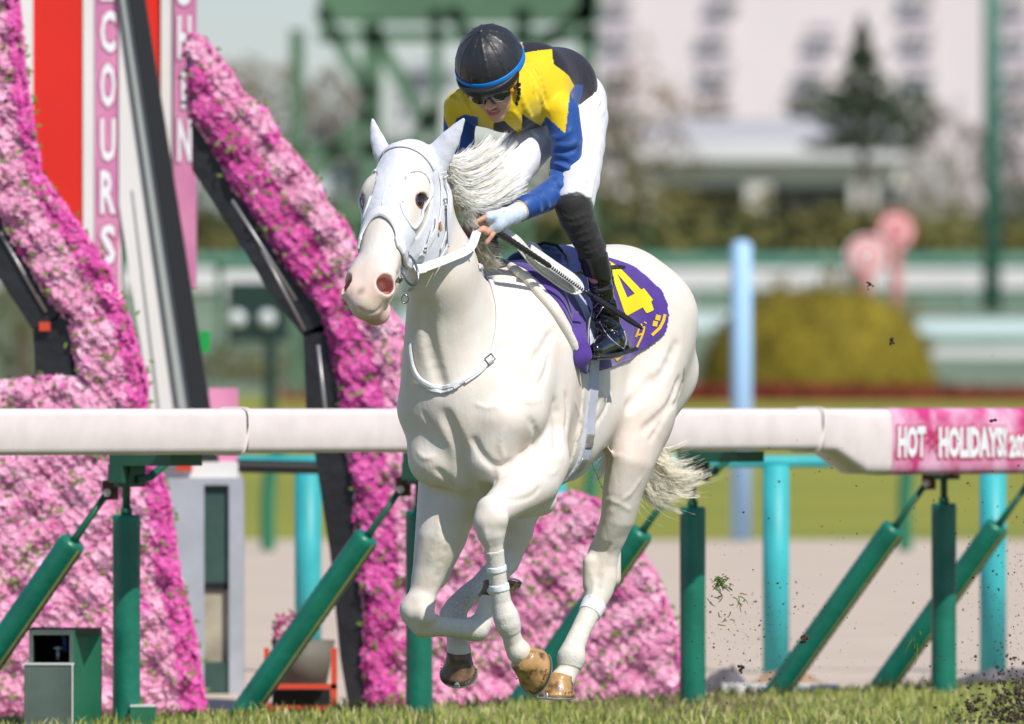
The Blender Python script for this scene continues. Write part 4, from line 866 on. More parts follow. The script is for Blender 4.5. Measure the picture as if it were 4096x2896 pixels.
_n = m_coat.node_tree; _b = _n.nodes['Principled BSDF']; _t = _n.nodes.new('ShaderNodeTexNoise'); _t.inputs['Scale'].default_value = 17; _t.inputs['Detail'].default_value = 4; _m = _n.nodes.new('ShaderNodeMapping'); _m.inputs['Scale'].default_value = (1, 1, .38); _m.inputs['Rotation'].default_value = (0, .35, 0)
[setattr(q.color_ramp.elements[0], 'color', (1, .93, .885, 1)) for q in _n.nodes if q.type == 'VALTORGB']; _c = _n.nodes.new('ShaderNodeTexCoord'); _n.links.new(_c.outputs['Object'], _m.inputs[0]); _n.links.new(_m.outputs[0], _t.inputs['Vector']); _p = _n.nodes.new('ShaderNodeBump'); _p.inputs['Strength'].default_value = .42; _p.inputs['Distance'].default_value = .012
_n.links.new(_t.outputs[0], _p.inputs['Height']); _n.links.new(_b.inputs['Normal'].links[0].from_socket, _p.inputs['Normal']); _n.links.new(_p.outputs[0], _b.inputs['Normal'])
Bx = B; B = Baked(BF, BX, .0058)
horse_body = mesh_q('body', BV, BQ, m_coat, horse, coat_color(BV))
# ---------------------------------------------------------------- eyes, hooves
m_eye = mat('dark eye', (.012, .008, .008), .06, coat=1, spec=.8)
m_white = mat('white webbing', (.80, .81, .84), .6, noise=.06, nscale=60, bump=.25, bscale=260)
m_hood = mat('white hood cloth', (.74, .76, .83), .8, noise=.10, nscale=22, bump=.42, bscale=32, sheen=.3)
m_pipe = mat('white piping', (.84, .85, .9), .55)
m_steel = mat('steel', (.30, .30, .31), .25, 1)
m_darkst = mat('dark buckle', (.10, .09, .08), .35, .8)
for sd in (1, -1):
    mb = MB(); c = HD(.217, .012, .0735*sd); r = .0335
    vs = [c+r*np.array([math.cos(a)*math.sin(b), math.sin(a)*math.sin(b), math.cos(b)]) for b in np.linspace(.01, 3.13, 13) for a in np.linspace(0, 2*math.pi, 20, endpoint=False)]
    mb.add(vs, [(i*20+j, i*20+(j+1) % 20, (i+1)*20+(j+1) % 20, (i+1)*20+j) for i in range(12) for j in range(20)])
    mb.build('eye', m_eye, horse, True)
    P, N = snap(B, [HD(.217+.0225*math.cos(q), .018+.022*math.sin(q), (.104-.014*math.sin(q))*sd) for q in np.linspace(0, 2*math.pi, 24, endpoint=False)], .0)
    mb = MB(); mb.tube(list(P)+[P[0]], .0024, 6); mb.build('eyelid', mat('pink eyelid', (.20, .075, .06), .45), horse, True)
m_hoof = mat('hoof horn', (.50, .29, .11), .32, noise=1, nscale=26, col2=(.10, .055, .025), bump=.3, bscale=60, coat=.3)
_r = m_hoof.node_tree.nodes
for q in _r:
    if q.type == 'VALTORGB': q.color_ramp.elements[0].position = .30; q.color_ramp.elements[1].position = .52
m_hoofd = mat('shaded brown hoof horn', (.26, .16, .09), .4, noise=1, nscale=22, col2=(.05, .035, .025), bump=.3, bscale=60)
m_shoe = mat('aluminium shoe', (.62, .62, .62), .35, .9)
m_sole = mat('hoof sole', (.11, .085, .06), .9, noise=.6, nscale=40)
def hoof(cor, d, t, m, rc=.044, rg=.063, ht=.088):
    d = unit(d); t = np.array(t, float); t = unit(t-d*(t@d)); b = np.cross(d, t); mb = MB(); n = 28; rows = 7
    for i in range(rows):
        k = i/(rows-1); r = rc+(rg-rc)*k+.004*math.sin(k*3.1)*(-1)
        for j in range(n):
            q = 2*math.pi*j/n; fr = .5+.5*math.cos(q)                    # 1 at the toe
            p = cor+d*(ht*k*(.62+.38*fr)-.004)+t*(math.cos(q)*r*1.08+k*.016)+b*math.sin(q)*r*(1-.10*(1-fr)*(1-k))
            p = p-d*(.008*(1-k)*(fr-.5))
            mb.v.append(tuple(p))
    for i in range(rows-1):
        for j in range(n): mb.f.append((i*n+j, i*n+(j+1) % n, (i+1)*n+(j+1) % n, (i+1)*n+j)); mb.mi.append(0)
    mb.v.append(tuple(cor-d*.016)); mb.f += [(j, (j+1) % n, rows*n) for j in range(n)]; mb.mi += [0]*n
    rim = [np.array(mb.v[(rows-1)*n+j]) for j in range(n)]; cen = sum(rim)/n
    k0 = len(mb.v); mb.v += [tuple(cen+(p-cen)*.80) for p in rim]; mb.v += [tuple(cen+(p-cen)*.7-d*.008) for p in rim]; mb.v.append(tuple(cen-d*.010))
    for j in range(n):
        j2 = (j+1) % n; mb.f += [((rows-1)*n+j, (rows-1)*n+j2, k0+j2, k0+j), (k0+j, k0+j2, k0+n+j2, k0+n+j), (k0+n+j, k0+n+j2, k0+2*n)]; mb.mi += [1]*3
    o = mb.build('hoof', [m, m_sole], horse, True)
    sh = MB(); idx = [j % n for j in range(-11, 12)]
    pts = [cen+(rim[j]-cen)*.965+d*.004 for j in idx]
    sh.ribbon(pts, [d]*len(pts), .013, .006)
    tp = rim[0]; sh.tube([tp+d*.004, tp-d*.006+t*.001, tp-d*.015-t*.001], [.010, .009, .003], 8, flat=t, sx=.35)
    s_ = sh.build('horseshoe', m_shoe, o)
    for q in (-7, -6, -5, 5, 6, 7, 8):
        nb = MB(); p = rim[q % n]-d*.016; nb.tube([p+unit(p-cen)*-.004, p+unit(p-cen)*.0022], [.0022, .0018], 6); nb.build('nail', m_darkst, o)
    return o
hoof(H(562, 677, -.12), (-.15, -.12, -1), (-.55, -.83, 0), m_hoof)
hoof(H(523, 658, .69), (.62, .62, -.45), (-.3, -.3, -.9), m_hoof, .048, .073, .094)
hoof(H(459, 652, .30), (0, .42, -.9), (-.08, -.85, -.5), m_hoofd, .044, .063, .095)
hoof(H(492, 599, .30), (.28, .30, .9), (.95, .3, -.2), m_hoofd, .047, .060)
# wraps round the cannon bones
m_wrap = mat('off-white leg wrap', (.74, .71, .64), .85, noise=.10, nscale=50, bump=.3, bscale=150)
m_tape = mat('white tape', (.86, .88, .92), .4)
def around(pts, R_, off, name, m, h=.0035, caps=0):
    P = [H(u, v, f) for u, v, f in pts]; a = P[0]; b = P[-1]; S = SDF(); S.add(f_chain([(p, R_) for p in P]), .005)
    da = unit(P[1]-P[0]); db = unit(P[-1]-P[-2])
    def reg(x, y, z):
        g = S.ops[0][0][0](x, y, z)
        return np.maximum(g, np.maximum(-((x-a[0])*da[0]+(y-a[1])*da[1]+(z-a[2])*da[2]), (x-b[0])*db[0]+(y-b[1])*db[1]+(z-b[2])*db[2]))
    lo = np.min(P, 0)-R_-.01; hi = np.max(P, 0)+R_+.01
    return solid(name, B, lo, hi, h, m, horse, region=reg, off=off, sm=1)[0]
around([(494.5, 550, .795), (498, 580, .77), (502, 604, .75), (507, 622, .74), (510.5, 633, .722)], .065, .0022, 'leg_wrap', m_wrap)
around([(496.6, 566, .783), (497.4, 572, .778)], .055, .0055, 'tape', m_tape); around([(498.8, 584, .767), (499.8, 591, .762)], .055, .0055, 'tape', m_tape)
around([(433, 626, .545), (450, 627, .47), (466, 628.5, .40), (478, 628, .35), (482.5, 620, .335)], .062, .0022, 'leg_wrap', m_wrap)
around([(595, 603, -.33), (588, 616, -.29), (580, 632, -.24), (574, 646, -.19), (571, 658, -.165), (569, 668, -.155)], .07, .0022, 'leg_wrap', m_wrap)
around([(594.4, 604, -.328), (589, 614, -.294)], .06, .0055, 'tape', m_tape)
around([(492, 577, .02), (482, 585, .08), (466, 597, .18), (456, 608, .24), (453, 619, .262), (455, 630, .28)], .062, .0035, 'leg_wrap', mat('dirt-spattered leg wrap', (.78, .75, .68), .9, noise=.28, nscale=120, bump=.3, bscale=150, detail=2))
# ---------------------------------------------------------------- hood
def hood_reg(x, y, z):
    q0, q1, q2 = x-hO[0], y-hO[1], z-hO[2]
    a = (q0*hD[0]+q1*hD[1]+q2*hD[2])/HK; n = (q0*hN[0]+q1*hN[1]+q2*hN[2])/HK; s = (q0*hS[0]+q1*hS[1]+q2*hS[2])/HK
    edge = .300+.105*np.clip(np.abs(s)/.082, 0, 1)**2.2
    edge = edge-.55*np.clip(-n-.10, 0, .3)
    g = np.maximum(a-edge, -.085-a-.25*n)
    back = -.115-.52*(a+.04); g = np.maximum(g, back-n)
    U = .93*np.abs(s)-.28*n
    e = (np.sqrt(((a-.215)/.098)**2+((U-.072-.06*(a-.215))/.050)**2)-1)*.05
    e = np.maximum(e, -.058-n)
    g = np.maximum(g, -e)
    ee = EARS(x, y, z)-.004
    return np.minimum(g, ee)*HK
hood, hV, hQ = solid('hood', B, (-.63, 38.15, 1.50), (-.10, 38.95, 2.34), .004, m_hood, horse, region=hood_reg, off=.0045, sm=2)
def onhead(pts, off=.005, k=4, closed=False):
    P, N = snap(B, catmull([HD(*p) for p in pts], k, closed), off); return P, N
def strap_px(name, px, wd, off=.006, th=.003, m=None, k=4, parent=None, sdf=None, zmin=None):
    S = sdf or B; P = list(raycasts(S, px, off=off))
    P = catmull(P, k); P, N = snap(S, P, off, 3)
    mb = MB(); mb.ribbon(P, N, wd, th); return mb.build(name, m or m_white, parent or bridle)
bridle = empty('bridle', HD(.2, 0, .1), 'white webbing bridle with ring bit and reins worn over the white hood', 'bridle')
for sd in (1, -1):                                    # piping round the eye openings
    q = np.linspace(0, 2*math.pi, 40, endpoint=False); aa = .215+.098*np.cos(q); UU = .072+.050*np.sin(q)+.06*(aa-.215)
    s_ = np.full(40, .09); n_ = .28*0-0*q
    for _ in range(12):
        s_ = s_+(UU-(.93*s_-.28*n_))*.7; P = np.array([HD(a, n, s*sd) for a, n, s in zip(aa, n_, s_)])
        P, N = snap(B, P, .004, 2); a2, n_, s2 = hcoord(P); s_ = s2*sd
    mb = MB(); mb.tube(list(P)+[P[0]], .0052, 6, False); mb.build('piping', m_pipe, hood, True)
mb = MB(); P, N = snap(B, [HD(a, .08, 0) for a in np.linspace(.06, .285, 14)], .0055, 5); mb.tube(P, .0016, 5); mb.build('seam', m_pipe, hood, True)
# padded noseband along the lower edge of the hood
nb = []
for s_ in np.linspace(-.078, .078, 15): nb.append((.308+.105*min(1, abs(s_)/.082)**2.2, .07-.5*abs(s_), s_))
nb = [(.385, -.10, -.08)]+nb+[(.408, -.03, .085), (.395, -.075, .08), (.37, -.12, .07)]
P, N = snap(B, catmull([HD(*p) for p in nb], 2), .004, 5)
mb = MB(); mb.ribbon(P, N, .030, .009); mb.build('noseband', m_white, bridle)
P2 = [p+unit(hD)*-.018 for p in P]; P2, N2 = snap(B, P2, .006, 3); mb = MB(); mb.tube(P2, .0045, 6); mb.build('noseband_piping', m_pipe, bridle, True)
# browband
P, N = onhead([(.05, .0, -.10), (.035, .06, -.07), (.03, .08, 0), (.035, .06, .07), (.06, -.01, .10)], .007, 5)
mb = MB(); mb.ribbon(P, N, .032, .005); mb.build('browband', m_white, bridle)
# cheek pieces, throat lash and their loose ends
strap_px('cheek_strap', [(440, 168), (442, 185), (442.5, 205), (440, 222), (434, 236), (427, 247), (421, 257)], .022, .008)
strap_px('cheek_strap', [(444, 172), (447.5, 190), (448.5, 212), (447, 232), (441, 250)], .020, .009)
strap_px('throat_strap', [(446, 176), (450, 192), (451, 212), (449.5, 236), (446, 250), (438, 262)], .020, .012)
strap_px('cheek_strap', [(437, 216), (436, 230), (429, 243), (423, 256)], .020, .013)
strap_px('strap_end', [(448, 204), (448.5, 222), (449.5, 245)], .020, .016)
strap_px('strap_end', [(433, 226), (429, 240), (427, 253)], .010, .017)
strap_px('leather_keeper', [(439.5, 222), (441, 231)], .018, .016, m=mat('tan leather', (.55, .24, .08), .6))
for u, v in ((445.5, 201), (426, 250), (447.5, 208)):
    p = raycast(B, u, v, off=.016); g = grad(B, p[None])[0]; a = unit(np.cross(g, (0, 0, 1))); b = np.cross(g, a); mb = MB()
    c = [p+a*x*.010+b*y*.007 for x, y in ((-1, -1), (1, -1), (1, 1), (-1, 1), (-1, -1))]
    mb.tube(c, .0018, 6); mb.build('buckle', m_darkst, bridle)
# ring bit
rc_ = raycast(B, 408, 270, off=.012)
rn = unit(hS*.9-hD*.05+hN*.5); ra = unit(np.cross(rn, (0, 0, 1))); rb = np.cross(ra, rn)
ring = [rc_+rn*.006+(ra*math.cos(q)*.040+rb*math.sin(q)*.058) for q in np.linspace(0, 2*math.pi, 30)]
mb = MB(); mb.tube(ring, .0045, 8, False); mb.build('bit_ring', m_steel, bridle, True)
pb = raycast(B, 399, 281, off=.012); mb = MB(); mb.tube([pb-hS*.010, pb, pb+hS*.006+hN*.01, pb+hS*.008+hN*.02], [.006, .009, .011, .004], 12); mb.build('bit_mouthpiece', m_steel, bridle, True)
mb = MB(); q = H(405, 299, 1.26); mb.tube([q+np.array([math.cos(t)*.012, 0, math.sin(t)*.014]) for t in np.linspace(0, 6.283, 16)], .0025, 6, False); mb.build('chain_ring', m_steel, bridle, True)
strap_px('chin_strap', [(403, 291), (408, 288), (412, 280)], .014, .014)
# reins
hand = H(480, 229, .60)
r0 = raycast(B, 414, 270, off=.018); r1 = raycast(B, 426, 267, off=.016)
pts = catmull([r0, r1]+list(raycasts(B, [(440, 262), (454, 256.5), (465, 251.5)], off=.022))+[H(472, 245, .80), H(477, 231, .70)], 6)
mb = MB(); mb.ribbon(pts, (.3, -.75, .45), [.032]*14+[.031]*(len(pts)-14), .003)
rein = mb.build('rein', m_white, bridle)
mb = MB(); mb.ribbon([p+np.array([.0, -.0035, .001]) for p in pts[9:]], (.3, -.75, .45), .013, .002); mb.build('rein_stripe', mat('pale blue-grey webbing', (.60, .64, .74), .6), rein)
mb = MB(); q = pts[-10]; mb.ribbon([q-np.array([.0, .004, .0]), q+(pts[-9]-q)*.9-np.array([0, .004, 0])], (.3, -.75, .45), .042, .004); mb.build('keeper', m_white, rein)
mb = MB(); mb.ribbon([r0-hS*.0, pts[5]], (.3, -.75, .45), .040, .006); mb.build('keeper', m_white, rein)
# ---------------------------------------------------------------- breast strap
bs = empty('breast_strap', H(450, 388, .72), 'thin white breast strap looped round the base of the horse\'s neck with a dark buckle', 'strap')
px = [(479, 266), (485, 274), (493, 289), (497, 306), (497.5, 326), (494.5, 344), (489, 359), (479, 370), (464, 380), (452, 386), (440, 388), (429, 385), (419, 378), (413, 367), (410.5, 354), (409.5, 343)]
strap_px('strap', px, .018, .004, .009, parent=bs)
strap_px('strap', [(474, 374), (452, 388.5), (438, 391), (427, 387.5), (417, 378.5), (411, 367)], .012, .007, parent=bs)
strap_px('strap_end', [(490, 358), (479, 370.5), (464, 381)], .022, .007, .004, parent=bs)
strap_px('keeper', [(458, 383), (453, 386)], .026, .009, .004, parent=bs)
p = raycast(B, 489.5, 359, off=.012); g = grad(B, p[None])[0]; a = unit(np.cross(g, unit(np.array([.6, 0, -.8])))); b = np.cross(g, a); mb = MB()
mb.tube([p+a*x*.017+b*y*.012+g*.003 for x, y in ((-1, -1), (1, -1), (1, 1), (-1, 1), (-1, -1))], .0026, 6); mb.build('buckle', m_darkst, bs)
# ---------------------------------------------------------------- saddle cloth, pad, girth, saddle
def fz(P): P = np.atleast_2d(P); return (P[:, 0]-XO)*FX+(P[:, 1]-YO)*FY, P[:, 2]
def side_poly(px, off=0.0, miss=.34):
    P = raycasts(B, px, off=off); f, z = fz(P); bad = P[:, 1] > 41.2; f = np.where(bad, miss, f); return list(zip(f, z))
def side_reg(poly, lmin=-.0):
    def reg(x, y, z):
        f = (x-XO)*FX+(y-YO)*FY+0*z; l = (x-XO)*LX+(y-YO)*LY+0*z; zz = z+0*f
        g = poly_d(f, zz, poly)
        return np.maximum(g, lmin+(.26+lmin*0)*np.clip(-f/.1, 0, 1)*(1 if lmin < -.1 else 0)-l)
    return reg
cloth_set = empty('saddle_cloth', L(0, .25, 1.5), 'purple race saddle cloth with yellow 4 and katakana lettering on the white horse', 'saddle cloth')
front = [(499, 259), (517, 265), (533, 276), (549, 294), (563, 311), (571, 325), (578, 343)]
rear = [(582, 372), (590, 373), (597, 371.5), (614, 367), (631, 360.5), (650, 346), (666, 332.5), (669, 319), (667, 302), (662, 291), (648, 277), (634, 266)]
pf = side_poly(front+rear, .01)
poly = pf+[(-.20, 1.82), (-.15, 2.2), (pf[0][0]+.02, 2.2)]
m_purple = mat('purple felt', (.085, .035, .30), .9, noise=.22, nscale=18, bump=.2, bscale=160, sheen=.4)
CLO, CHI = L(0, 0, 0)-np.array([.45, .95, 0])+np.array([0, 0, 1.3]), L(0, 0, 0)+np.array([.75, .95, 1.92])
cl_left, _, _ = solid('cloth', B, CLO, CHI, .0055, m_purple, cloth_set, region=side_reg(poly, -.28), off=.014, sm=1)

m_pad = mat('cream pad', (.78, .74, .66), .8, noise=.08, nscale=20, bump=.2, bscale=90)
padf = [(484, 258), (500, 262), (514, 269), (529, 281), (543, 297), (557, 315), (568, 333), (577, 352), (582, 352), (600, 320), (610, 280)]
pp = side_poly(padf, .005); pp = pp+[(pp[-1][0], 2.2), (pp[0][0]+.02, 2.2)]
solid('pad', B, CLO, CHI, .0055, m_pad, cloth_set, region=side_reg(pp, -.25), off=.009, sm=2)
# rolled front edge of the pad
P = [raycast(B, u, v, off=.008) for u, v in padf[1:8]]; mb = MB(); mb.tube(catmull(P, 4), [.010]+[.017]*23+[.012], 10); mb.build('pad_roll', m_pad, cloth_set, True)
# hanging tip of the cloth at the girth
P = [raycast(B, u, v, off=o_) for u, v, o_ in ((571, 312, .006), (577, 336, .02), (582, 350, .03), (583, 362, .03), (586, 373, .03))]
mb = MB(); mb.ribbon(catmull(P, 5), (.2, -.95, .25), [.05, .05, .05, .05, .052, .052, .052, .055, .058, .06, .062, .064, .066, .066, .062, .056, .048, .04, .03, .018, .01], .006); mb.build('cloth_tip', m_purple, cloth_set, True)
# lettering
def C3(x, y): return (462.5+x*.1089, 225+y*.1089)
m_yel = mat('yellow print', (.86, .68, .012), .7)
def decal(name, polys, m, parent, off, step=3.0):
    bm = bmesh.new()
    for poly_ in polys:
        vs = [bm.verts.new((u, v, 0)) for u, v in poly_]
        for i in range(len(vs)): bm.edges.new((vs[i-1], vs[i]))
    bmesh.ops.triangle_fill(bm, edges=bm.edges[:], use_beauty=True)
    us = [v.co.x for v in bm.verts]; ws = [v.co.y for v in bm.verts]
    for ax, lo, hi in ((0, min(us), max(us)), (1, min(ws), max(ws))):
        x = lo+step
        while x < hi:
            no = Vector((1, 0, 0)) if ax == 0 else Vector((0, 1, 0)); co = Vector((x, 0, 0)) if ax == 0 else Vector((0, x, 0))
            bmesh.ops.bisect_plane(bm, geom=bm.verts[:]+bm.edges[:]+bm.faces[:], plane_co=co, plane_no=no); x += step
    PP = raycasts(B, [(v.co.x, v.co.y) for v in bm.verts], 38.6, off)
    for v, p in zip(bm.verts, PP): v.co = Vector(p)
    me = bpy.data.meshes.new(name); bm.to_mesh(me); bm.free(); return put(name, me, m, parent, True)
four = [(1350, 330), (1400, 362), (1450, 400), (1500, 448), (1560, 510), (1640, 592), (1668, 582), (1750, 688), (1732, 704), (1756, 775), (1748, 786), (1700, 808), (1684, 803), (1656, 756), (1520, 830), (1505, 828), (1485, 795), (1440, 660), (1400, 540), (1375, 440)]
hole = [(1422, 448), (1582, 630), (1515, 667)]
decal('number_print', [[C3(*p) for p in four], [C3(*p) for p in hole]], m_yel, cl_left, .0165)
def stroke(pts, wd):
    P = [np.array(p, float) for p in pts]; a, b = [], []
    for i, p in enumerate(P):
        t = P[min(i+1, len(P)-1)]-P[max(i-1, 0)]; t = t/np.linalg.norm(t); n = np.array([-t[1], t[0]])*wd/2; a.append(p+n); b.append(p-n)
    return [C3(*p) for p in a+b[::-1]]
m_org = mat('orange-yellow print', (.84, .52, .010), .7)
for k, st in enumerate([stroke([(1801, 826), (1790, 874)], 44), stroke([(1774, 882), (1765, 930)], 44), stroke([(1860, 820), (1845, 880), (1812, 945), (1740, 1012)], 27),
           stroke([(1622, 950), (1594, 1030)], 17), stroke([(1635, 944), (1672, 936), (1664, 975), (1645, 1030), (1600, 1124)], 18), stroke([(1612, 1010), (1648, 1000)], 16),
           stroke([(1640, 905), (1650, 930)], 12), stroke([(1668, 890), (1690, 905)], 12), [C3(1395, 1222), C3(1480, 1200), C3(1420, 1252)]]):
    decal('katakana_print', [st], m_org, cl_left, .0165)
# girth: mesh webbing over a cream band
girth = empty('girth', H(585, 400, .15), 'white webbing girth strap running under the horse\'s belly behind its elbow', 'girth')
gp = [(580, 357), (586, 368), (589.5, 380), (589, 406), (585, 429), (577.5, 455), (567, 477), (561, 483)]
m_gm = mat('blue-white mesh webbing', (.66, .68, .80), .7, noise=.18, nscale=160, bump=.3, bscale=300)
def strap_f(name, px, f, wd, off, th, m, parent, k=4):
    P, N = snap(B, catmull([H(u, v, f) for u, v in px], k), off, 6)
    mb = MB(); mb.ribbon(P, N, wd, th); return mb.build(name, m, parent)
gpt = [(567, 288), (576, 299), (583, 312), (589, 326), (591, 340)]
GPp, _ = snap(B, np.array(list(raycasts(B, gpt))+[H(u, v, .12) for u, v in gp[1:]]+[H(552, 490, .16)]), 0, 6)
gf, gz = fz(GPp); o_ = np.argsort(gz); gz, gf = gz[o_], gf[o_]
def band(w_, df, zlo, zhi, lmin=-.30):
    def reg(x, y, z):
        f = (x-XO)*FX+(y-YO)*FY+0*z; l = (x-XO)*LX+(y-YO)*LY+0*z; zz = z+0*f
        return np.maximum(np.maximum(np.abs(f-df-np.interp(zz, gz, gf))-w_/2, np.maximum(zlo-zz, zz-zhi)), lmin-l)
    return reg
GLO, GHI = L(.1, 0, 0)-np.array([.30, .5, -.85]), L(.1, 0, 0)+np.array([.42, .45, 1.80])
solid('girth_pad', B, GLO, GHI, .005, m_pad, girth, region=band(.135, .012, .8, 1.37), off=.010, sm=2)
solid('girth_webbing', B, GLO, GHI, .005, m_gm, girth, region=band(.085, -.012, .8, 1.72, -.2), off=.019, sm=2)
solid('buckle_plate', B, GLO, GHI, .005, mat('grey badge', (.36, .33, .30), .5, noise=.5, nscale=140), girth, region=band(.06, -.012, 1.09, 1.145, 0), off=.023, sm=1)
solid('buckle_plate', B, GLO, GHI, .005, mat('silver badge', (.6, .6, .6), .35, .6, noise=.5, nscale=200), girth, region=band(.055, -.012, 1.01, 1.06, 0), off=.023, sm=1)
# saddle
saddle = empty('saddle', L(0, 0, 1.75), 'small dark navy race saddle with a dimpled pommel on top of the purple cloth', 'saddle')
m_navy = mat('navy leather', (.012, .016, .075), .35, bump=.1, bscale=80)
m_dim = mat('dimpled slate rubber', (.045, .07, .13), .55, bump=0)
vv = m_dim.node_tree; t = vv.nodes.new('ShaderNodeTexVoronoi'); t.inputs['Scale'].default_value = 90; tc = vv.nodes.new('ShaderNodeTexCoord'); bp = vv.nodes.new('ShaderNodeBump'); bp.inputs['Strength'].default_value = 1; bp.inputs['Distance'].default_value = .006
vv.links.new(tc.outputs['Object'], t.inputs['Vector']); vv.links.new(t.outputs[0], bp.inputs['Height']); vv.links.new(bp.outputs[0], vv.nodes['Principled BSDF'].inputs['Normal'])
sp = side_poly([(552, 262), (560, 270), (572, 283), (585, 300), (592, 320), (604, 330), (614, 300), (612, 270), (606, 257)], .02, -.25); sp += [(sp[-1][0], 2.2), (sp[0][0], 2.2)]
solid('saddle_flap', B, CLO, CHI, .0055, m_navy, saddle, region=side_reg(sp, -.22), off=.024, sm=1)
SS = SDF(); SS.chain([(L(.05, 0, 1.73), .06), (L(-.08, 0, 1.735), .065), (L(-.22, 0, 1.75), .06)], .03, Lv, .62)
solid('seat', SS, L(.02, 0, 1.6)-np.array([.3, .4, 0]), L(.02, 0, 1.9)+np.array([.3, .4, 0]), .006, m_navy, saddle, sm=1)
PM = SDF(); pc = raycast(B, 549, 256, off=.02)
PM.ell(pc+np.array([0, .02, -.01]), (.065, .10, .048), [unit((.85, -.1, -.5)), unit((.1, .95, 0)), unit((.5, 0, .85))], .01)
solid('pommel', PM, pc-.16, pc+.16, .005, m_dim, saddle, sm=1)
mb = MB(); mb.tube([pc+np.array([a*.070*.85+b*.052*.5, -.05, -a*.07*.5+b*.052*.85-.01]) for a, b in ((-1, .2), (-.6, .8), (0, 1.05), (.7, .8), (1.02, .1), (.85, -.5))], .006, 8); mb.build('pommel_edge', mat('black rubber', (.01, .01, .012), .5), saddle, True)
# ---------------------------------------------------------------- the rider
rider = empty('person', H(570, 110, -.1), 'jockey in yellow, black and blue silks and a black helmet crouching over the white horse', 'person')
def J2(x, y): return (425+x*.1386, 12.5+y*.1386)
JC = H(493, 79, .46)
jN = unit((-.20, -.80, -.50)); jS = np.array([.96, -.10, .20]); jS = unit(jS-jN*(jS@jN)); jU = -np.cross(jN, jS)
if jU[2] < 0: jU = -jU
JA = [jS, jU, jN]
def JH(s, u, n): return JC+jS*s+jU*u+jN*n
def jco(V): q = V-JC; return q@jS, q@jU, q@jN
BODY = SDF()
BODY.ell(JH(0, .03, -.01), (.074, .095, .09), JA, .02)
BODY.chain([(JH(0, -.02, .02), .066), (JH(0, -.07, .035), .052), (JH(0, -.112, .052), .026)], .02, jS, .95)
BODY.ell(JH(0, -.118, .064), (.022, .014, .014), JA, .012)
for sd in (1, -1):
    BODY.ell(JH(.040*sd, -.045, .062), (.024, .02, .02), JA, .015)
    BODY.ell(JH(.030*sd, -.012, .078), (.02, .008, .012), JA, .01)
    BODY.ell(JH(.077*sd, -.028, -.005), (.008, .030, .018), JA, .006)
    BODY.ball(JH(.013*sd, -.052, .099), .0095, .006)
BODY.chain([(JH(0, -.012, .086), .009), (JH(0, -.05, .110), .0125)], .008)
BODY.ell(JH(0, -.074, .091), (.024, .006, .009), JA, .005)
BODY.ell(JH(0, -.090, .088), (.021, .008, .010), JA, .005)
BODY.ell(JH(0, -.0815, .096), (.021, .0045, .014), JA, .003, 's')
shL, shR, hipL, hipR = H(556, 112, .22), H(461, 108, .27), H(578, 112, -.12), H(540, 118, -.05)
spine = [(H(505, 100, .32), .085), (H(530, 98, .12), .10), (H(562, 100, -.10), .11)]
BODY.chain([(JH(0, -.03, -.04), .05), (H(508, 88, .36), .058)], .03)
BODY.chain(spine, .04); BODY.cap(shL, shR, .045, .045, .04)
elL, wrL, elR, wrR = H(566, 181, .20), H(519, 211, .47), H(463, 178, .30), H(473, 214, .52)
kL, aL, kR, aR = H(577, 208, .27), H(606, 330, .04), H(497, 195, .42), H(500, 320, .2)
for a, b, c, d in ((shL, elL, wrL, 1), (shR, elR, wrR, 1)): BODY.chain([(a, .046), (b, .036), (c, .026)], .01)
for a, b, c in ((hipL, kL, aL), (hipR, kR, aR)): BODY.chain([(a, .085), (b, .052), (c, .034)], .02)
for a_, b_ in ((aL, H(598, 347, .24)), (aR, H(492, 335, .38))): BODY.chain([(a_, .034), (b_, .028)], .02)
# hands: palm, four fingers, thumb
palm = [(wrL, .026), (H(505, 218, .56), .032), (H(494, 223, .62), .033)]
BODY.chain(palm, .012)
FT = dict(index=[(486, 221.5, .60), (478, 223.5, .635), (470.5, 230.5, .65)], middle=[(488, 226, .60), (481, 229.5, .64), (475, 234, .655)],
          ring=[(491, 229, .59), (486.5, 233, .62), (483, 230, .64)], little=[(495, 230, .575), (491.5, 236, .60), (486.8, 242.5, .61)])
FP_ = {k: [H(q[0], q[1], q[2]+.05) for q in v] for k, v in FT.items()}
for k, r in (('index', .0105), ('middle', .0108), ('ring', .0102), ('little', .0098)):
    p = FP_[k]; BODY.chain([(H(496, 223, .61), .012), (p[0], r+.002), (p[1], r), (p[2], r*.86)], .004, kap=.002)
BODY.chain([(H(503, 214, .60), .014), (H(487, 216, .68), .0125), (H(477, 221, .71), .011), (H(471.5, 225.5, .72), .009)], .006, kap=.002)
pR = H(470, 226, .60); BODY.chain([(wrR, .026), (pR, .03)], .012)
for i in range(4):
    o = np.array([-.006+.012*i, 0, -.010*i]); BODY.chain([(pR+o, .012), (pR+o+np.array([-.02, -.04, -.015]), .0105), (pR+o+np.array([-.03, -.045, -.045]), .009)], .004)
m_skin = mat('skin', (.62, .34, .24), .48, attr='col', sss=.25, bump=.08, bscale=300)
